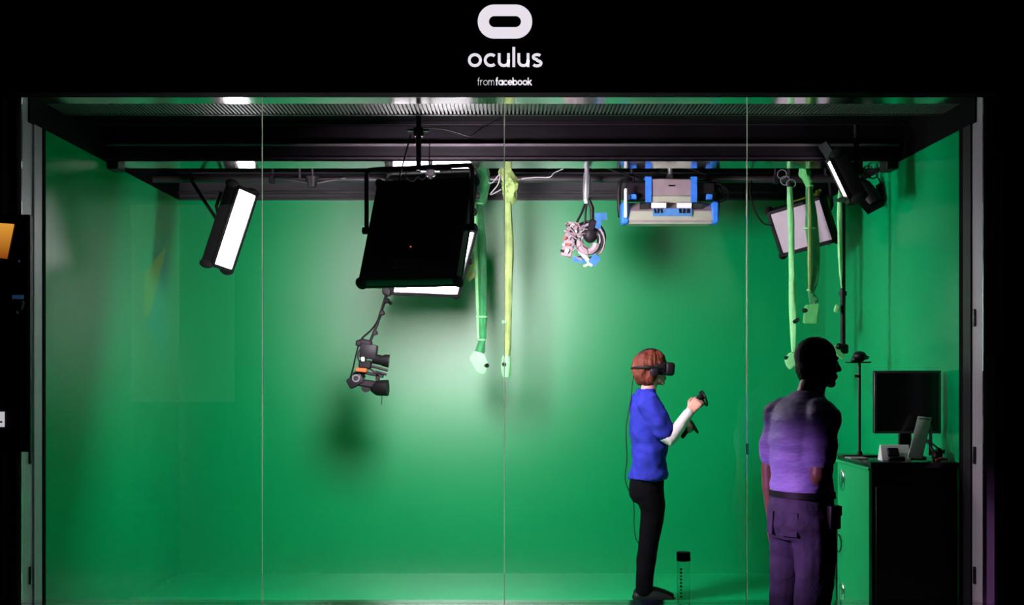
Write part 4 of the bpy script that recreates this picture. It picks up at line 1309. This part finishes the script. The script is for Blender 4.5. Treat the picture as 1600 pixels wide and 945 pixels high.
for s, dx in ((-1, 0.0), (1, .022)):
    limb(b, [V((.008 + dx, s * .085, .75)), V((.034 + dx, s * .085, .62)), V((.022 + dx, s * .08, .50)), V((.008 + dx, s * .08, .40)), V((-.010 + dx, s * .08, .28)), V((-.020 + dx, s * .08, .15)), V((-.024 + dx, s * .08, .085))], [.094, .080, .072, .065, .064, .058, .056], 16)
wm.part('trousers', remesh(b, .008, 3, folds(.005, 7, 8, 9.0)), trouser_black, local=True, smooth=180)
for s, dx in ((-1, 0.0), (1, .022)):
    b = B()
    limb(b, [V((-.066 + dx, s * .082, .045)), V((-.03 + dx, s * .082, .050)), V((.04 + dx, s * .086, .046)), V((.10 + dx, s * .09, .036)), V((.150 + dx, s * .092, .026))], [.036, .044, .044, .036, .024], 14)
    limb(b, [V((-.03 + dx, s * .081, .06)), V((-.024 + dx, s * .08, .10))], [.046, .046], 12)
    sole = B()
    rr_ = remesh(b, .006, 3)
    for v in rr_.verts:
        v.co.z = max(v.co.z, .006)
    shoe = wm.part('shoe', rr_, shoe_m, local=True, smooth=180)
    limb(sole, [V((-.068 + dx, s * .082, .008)), V((.04 + dx, s * .088, .008)), V((.152 + dx, s * .092, .008))], [.037, .045, .030], 14)
    for v in sole.verts:
        v.co.z = min(max((v.co.z - .008) * .3 + .009, .0), .018)
    wm.part('sole', sole, rubber, shoe, local=True)
b = B()
sphere(b, q(-.028, 0, .040), (.108, .094, .092)); sphere(b, q(-.070, 0, -.012), (.074, .088, .088)); sphere(b, q(-.045, .045, -.030), (.062, .045, .085)); sphere(b, q(-.045, -.045, -.030), (.062, .045, .085)); sphere(b, q(.022, 0, .088), (.062, .066, .038)); sphere(b, q(-.075, 0, -.070), (.045, .07, .045))
def hairfn(co):
    p = co - hc
    a = math.atan2(p.y, p.x)
    return .008 * noise.noise(V((a * 9, p.z * 7, p.length * 9))) + .012 * noise.noise(V((p.x * 26, p.y * 26, p.z * 14)))
wm.part('hair', remesh(b, .006, 3, hairfn), hair_red, local=True, smooth=180)

# headset she wears
hv = Thing('vr_headset', 'black headset worn over the eyes of the red-haired person', 'headset', Matrix.Translation((wx, wy, 0)) @ Matrix.Translation(hc))
hl = lambda x, y, zz: V((wx, wy, 0)) + hc + V((x, y, zz))
b = B(); box(b, hl(.104, 0, .002), (.062, .175, .088), Matrix.Rotation(.08, 3, 'Y'), bev=.018, seg=3); box(b, hl(.066, 0, .004), (.05, .155, .086), bev=.012, seg=2); vs = hv.part('visor', b, black_plastic)
b = B(); box(b, hl(.040, 0, .004), (.03, .145, .08), bev=.010, seg=2); hv.part('face_foam', b, rubber, vs)
for s in (-1, 1):
    b = B(); box(b, hl(.035, s * .084, .010), (.07, .016, .052), bev=.007, seg=2); hv.part('strap_arm', b, black_plastic, vs)
for s in (-1, 1):
    b = B(); tube(b, catmull([hl(.06, s * .080, .006), hl(.02, s * .096, .008), hl(-.04, s * .100, .012), hl(-.10, s * .066, .010), hl(-.137, s * .0, .005)], 5), .012, 8); hv.part('side_strap', b, black_plastic)
    b = B(); sphere(b, hl(-.002, s * .100, -.012), (.030, .012, .034)); hv.part('earphone', b, charcoal)
b = B(); tube(b, catmull([hl(.085, 0, .040), hl(.05, 0, .108), hl(-.01, 0, .131), hl(-.08, 0, .108), hl(-.135, 0, .02)], 5), .009, 8); hv.part('top_strap', b, charcoal)
b = B(); tube(b, catmull([hl(-.128, -.03, .0), hl(-.140, -.035, -.10), V((wx - .105, wy - .03, 1.33)), V((wx - .135, wy - .03, 1.15)), V((wx - .130, wy - .03, .95)), V((wx - .140, wy - .03, .80)), V((wx - .088, wy - .03, .66)), V((wx - .082, wy - .03, .50)), V((wx - .072, wy - .05, .42)), V((wx - .04, wy + .02, .36)), V((wx - .02, wy + .02, .20)), V((wx, wy + .03, .012)), V((wx + .05, wy + .6, .008)), V((wx + .1, wy + 1.2, .008))], 6), .0035, 6); hv.part('cable', b, black_plastic)


def controller(label, c, d, up):
    """c grip centre; d grip axis (towards the ring), up = where the trigger points"""
    d = V(d).normalized(); u = V(up); u = (u - d * u.dot(d)).normalized(); sx = d.cross(u)
    R = Matrix((sx, u, d)).transposed()
    t = Thing('motion_controller', label, 'controller', Matrix.Translation(V(c)) @ R.to_4x4(), 'hand controllers')
    b = B(); limb(b, [V((0, 0, -.055)), V((0, -.004, 0)), V((0, .0, .035))], [.014, .017, .019], 12); t.part('grip', b, black_plastic, local=True)
    b = B(); cyl(b, V((0, -.006, .035)), V((0, .002, .058)), .028, .030, 18); f = t.part('face_plate', b, black_gloss, local=True)
    b = B(); cyl(b, V((.006, 0, .056)), V((.006, 0, .066)), .007, n=10); t.part('thumbstick', b, black_plastic, f, local=True)
    b = B(); torus(b, V((0, .022, .042)), V((0, .45, 1)), .048, .0075, 28, 8); t.part('tracking_ring', b, black_plastic, local=True)
    b = B(); box(b, V((0, .024, .018)), (.014, .018, .026), bev=.004); t.part('trigger', b, charcoal, local=True)
    return t


controller('black hand controller with ring held up in the raised hand', V((wx, wy, 0)) + wr_r + V((.049, .020, .070)), (.72, .10, .68), (.68, 0, -.72))
controller('black hand controller with ring held low in the lowered hand', V((wx, wy, 0)) + wr_l + V((.075, -.020, .005)), (.55, .0, .8), (.8, 0, -.5))

# --- visitor outside the glass, seen from behind, turned towards the counter
HD = math.radians(24)
mM = Matrix.Translation((1.409, 6.62, -.1)) @ Matrix.Rotation(HD, 4, 'Z')
mn = Thing('person', 'person in blue t-shirt and dark jeans seen from behind, lit violet', 'person', mM)
hc = V((.095, 0, 1.658))
sh_r, el_r, wr_r = V((.005, -.160, 1.430)), V((-.035, -.180, 1.150)), V((.080, -.040, 1.060))
sh_l, el_l, wr_l = V((-.005, .160, 1.430)), V((-.045, .195, 1.155)), V((-.035, .185, .905))
b = B()
q, HR = head(b, hc, math.radians(-14), .97)
limb(b, [V((.02, 0, 1.42)), V((.05, 0, 1.53)), V((.075, 0, 1.60))], [.075, .064, .062], 16)
torso(b, [(.98, 0, .105, .15), (1.08, 0, .105, .15), (1.20, 0, .105, .155), (1.33, -.002, .112, .17), (1.42, .002, .10, .18), (1.475, .012, .075, .15), (1.51, .025, .06, .08)])
torso(b, [(.84, 0, .11, .155), (.92, -.005, .118, .165), (1.0, 0, .108, .155)])
for s_, e_, w_ in ((sh_r, el_r, wr_r), (sh_l, el_l, wr_l)):
    limb(b, [s_, s_.lerp(e_, .5), e_], [.056, .050, .043], 12)
    limb(b, [e_, e_.lerp(w_, .35), w_], [.043, .044, .029], 12)
hand(b, wr_r, (.25, .95, .1), (-.8, .2, -.5), (.5, -.2, .8), curl=(.5, .6, .5), sc=1.08)
hand(b, wr_l, (.18, -.02, -.98), (.1, -.95, 0), (.95, .1, .2), curl=(.35, .5, .4), sc=1.08)
for s in (-1, 1):
    limb(b, [V((0, s * .09, .90)), V((.0, s * .095, .72)), V((-.015, s * .095, .48)), V((-.035, s * .095, .32)), V((-.04, s * .10, .10))], [.10, .088, .062, .062, .042], 14)
    limb(b, [V((-.07, s * .10, .05)), V((.05, s * .11, .05)), V((.15, s * .12, .04))], [.04, .042, .034], 12)
mn.part('body', remesh(b, .006, 3), skin_d, local=True, smooth=180)
for s in (-1, 1):
    b = B(); sphere(b, q(.078, s * .030, .004), .0115); mn.part('eye', b, eye_m, local=True, smooth=180)
b = B()
torso(b, [(1.035, .0, .128, .172), (1.10, .0, .126, .170), (1.20, -.002, .122, .170), (1.31, -.006, .126, .172), (1.39, -.004, .120, .178), (1.445, .004, .100, .172), (1.485, .014, .082, .135), (1.515, .026, .070, .092), (1.535, .036, .066, .072)], p=2.2)
limb(b, [sh_r + V((0, .02, -.005)), sh_r, sh_r.lerp(el_r, .45), sh_r.lerp(el_r, .72)], [.078, .080, .074, .072], 16)
limb(b, [sh_l + V((0, -.02, -.005)), sh_l, sh_l.lerp(el_l, .45), sh_l.lerp(el_l, .72)], [.078, .080, .074, .072], 16)
def mfold(co):
    return .011 * noise.noise(V((co.x * 3 + 5, co.y * 3, co.z * 11))) + .006 * noise.noise(V((co.x * 6, co.y * 6 + 2, co.z * 26)))
mn.part('t_shirt', remesh(b, .008, 16, mfold), shirt_blue2, local=True, smooth=180)
b = B()
torso(b, [(.84, -.004, .122, .17), (.90, -.008, .134, .182), (.98, -.004, .128, .176), (1.06, .0, .118, .165)], p=2.3)
for s in (-1, 1):
    limb(b, [V((-.002, s * .09, .90)), V((.0, s * .097, .74)), V((-.015, s * .097, .56)), V((-.022, s * .097, .44)), V((-.038, s * .10, .26)), V((-.045, s * .10, .08))], [.108, .098, .086, .080, .076, .074], 16)
tr_ = mn.part('jeans', remesh(b, .008, 3, folds(.008, 6, 9, 4.0)), jeans, local=True, smooth=180)
b = B()
loft(b, rings([(1.035, 0, .132, .180), (1.065, 0, .131, .178)], p=2.2)); mn.part('belt', b, shoe_m, local=True)
for s in (-1, 1):
    b = B(); box(b, V((-.126, s * .075, .915)), (.010, .095, .11), Matrix.Rotation(-s * .35, 3, 'Z') @ Matrix.Rotation(.05, 3, 'Y'), bev=.002); mn.part('back_pocket', b, jeans, tr_, local=True)
b = B(); box(b, V((.035, -.195, .955)), (.06, .035, .11), bev=.008, seg=2); pc = mn.part('belt_pouch', b, black_plastic, local=True, label='black belt pouch')
b = B(); box(b, V((.035, -.214, .985)), (.062, .008, .045), bev=.003); mn.part('flap', b, charcoal, pc, local=True)
for s in (-1, 1):
    b = B(); limb(b, [V((-.085, s * .10, .05)), V((-.03, s * .10, .055)), V((.06, s * .11, .05)), V((.17, s * .12, .035))], [.045, .05, .05, .034], 14)
    for v in b.verts:
        v.co.z = max(v.co.z, .002)
    mn.part('shoe', b, shoe_m, local=True)
b = B()
sphere(b, q(-.018, 0, .040), (.102, .084, .092), HR); sphere(b, q(-.050, 0, -.015), (.066, .074, .075), HR); sphere(b, q(-.058, 0, -.050), (.045, .060, .045), HR)
mn.part('hair', remesh(b, .006, 3, lambda co: .002 * noise.noise(co * 60)), hair_black, local=True, smooth=180)

# ------------------------------------------------------------------ backlit banner across the hall, mirrored faintly in the glass
bx, bz_, by = -3.70, 2.30, -2.0
bn = Thing('backlit_banner', 'backlit pale banner with blue, yellow and green facets across the hall', 'banner', (bx, by, 1.15))
b = B(); box(b, (bx, by - .03, bz_), (1.24, .06, 2.32), bev=.01); bn.part('frame', b, black_plastic)
b = B(); box(b, (bx, by + .006, bz_), (1.20, .012, 2.28)); bn.part('panel', b, emission('banner_pale', (.8, .72, .82), .16), smooth=0)
def facet(pts, m):
    b = B()
    prism(b, [V((bx + (px - 327) / 135.0, by + .013, bz_ - (py - 475) / 135.0)) for px, py in pts], (0, .004, 0))
    bn.part('facet', b, m, smooth=0)
facet([(265, 395), (303, 360), (303, 385), (268, 425)], emission('banner_teal', (.02, .35, .45), .5))
facet([(268, 425), (303, 385), (275, 495), (266, 500)], emission('banner_yellow', (.75, .75, .05), .8))
facet([(303, 385), (303, 580), (272, 510), (275, 495)], emission('banner_blue', (.03, .25, .65), .8))
for s in (-1, 1):
    b = B(); cyl(b, (bx + s * .5, by - .05, -.1), (bx + s * .5, by - .05, 3.4), .02, n=10); box(b, (bx + s * .5, by - .05, -.085), (.3, .4, .03), bev=.005); bn.part('post', b, charcoal)

# lights that are part of bracketed lamps are built with their lamps above
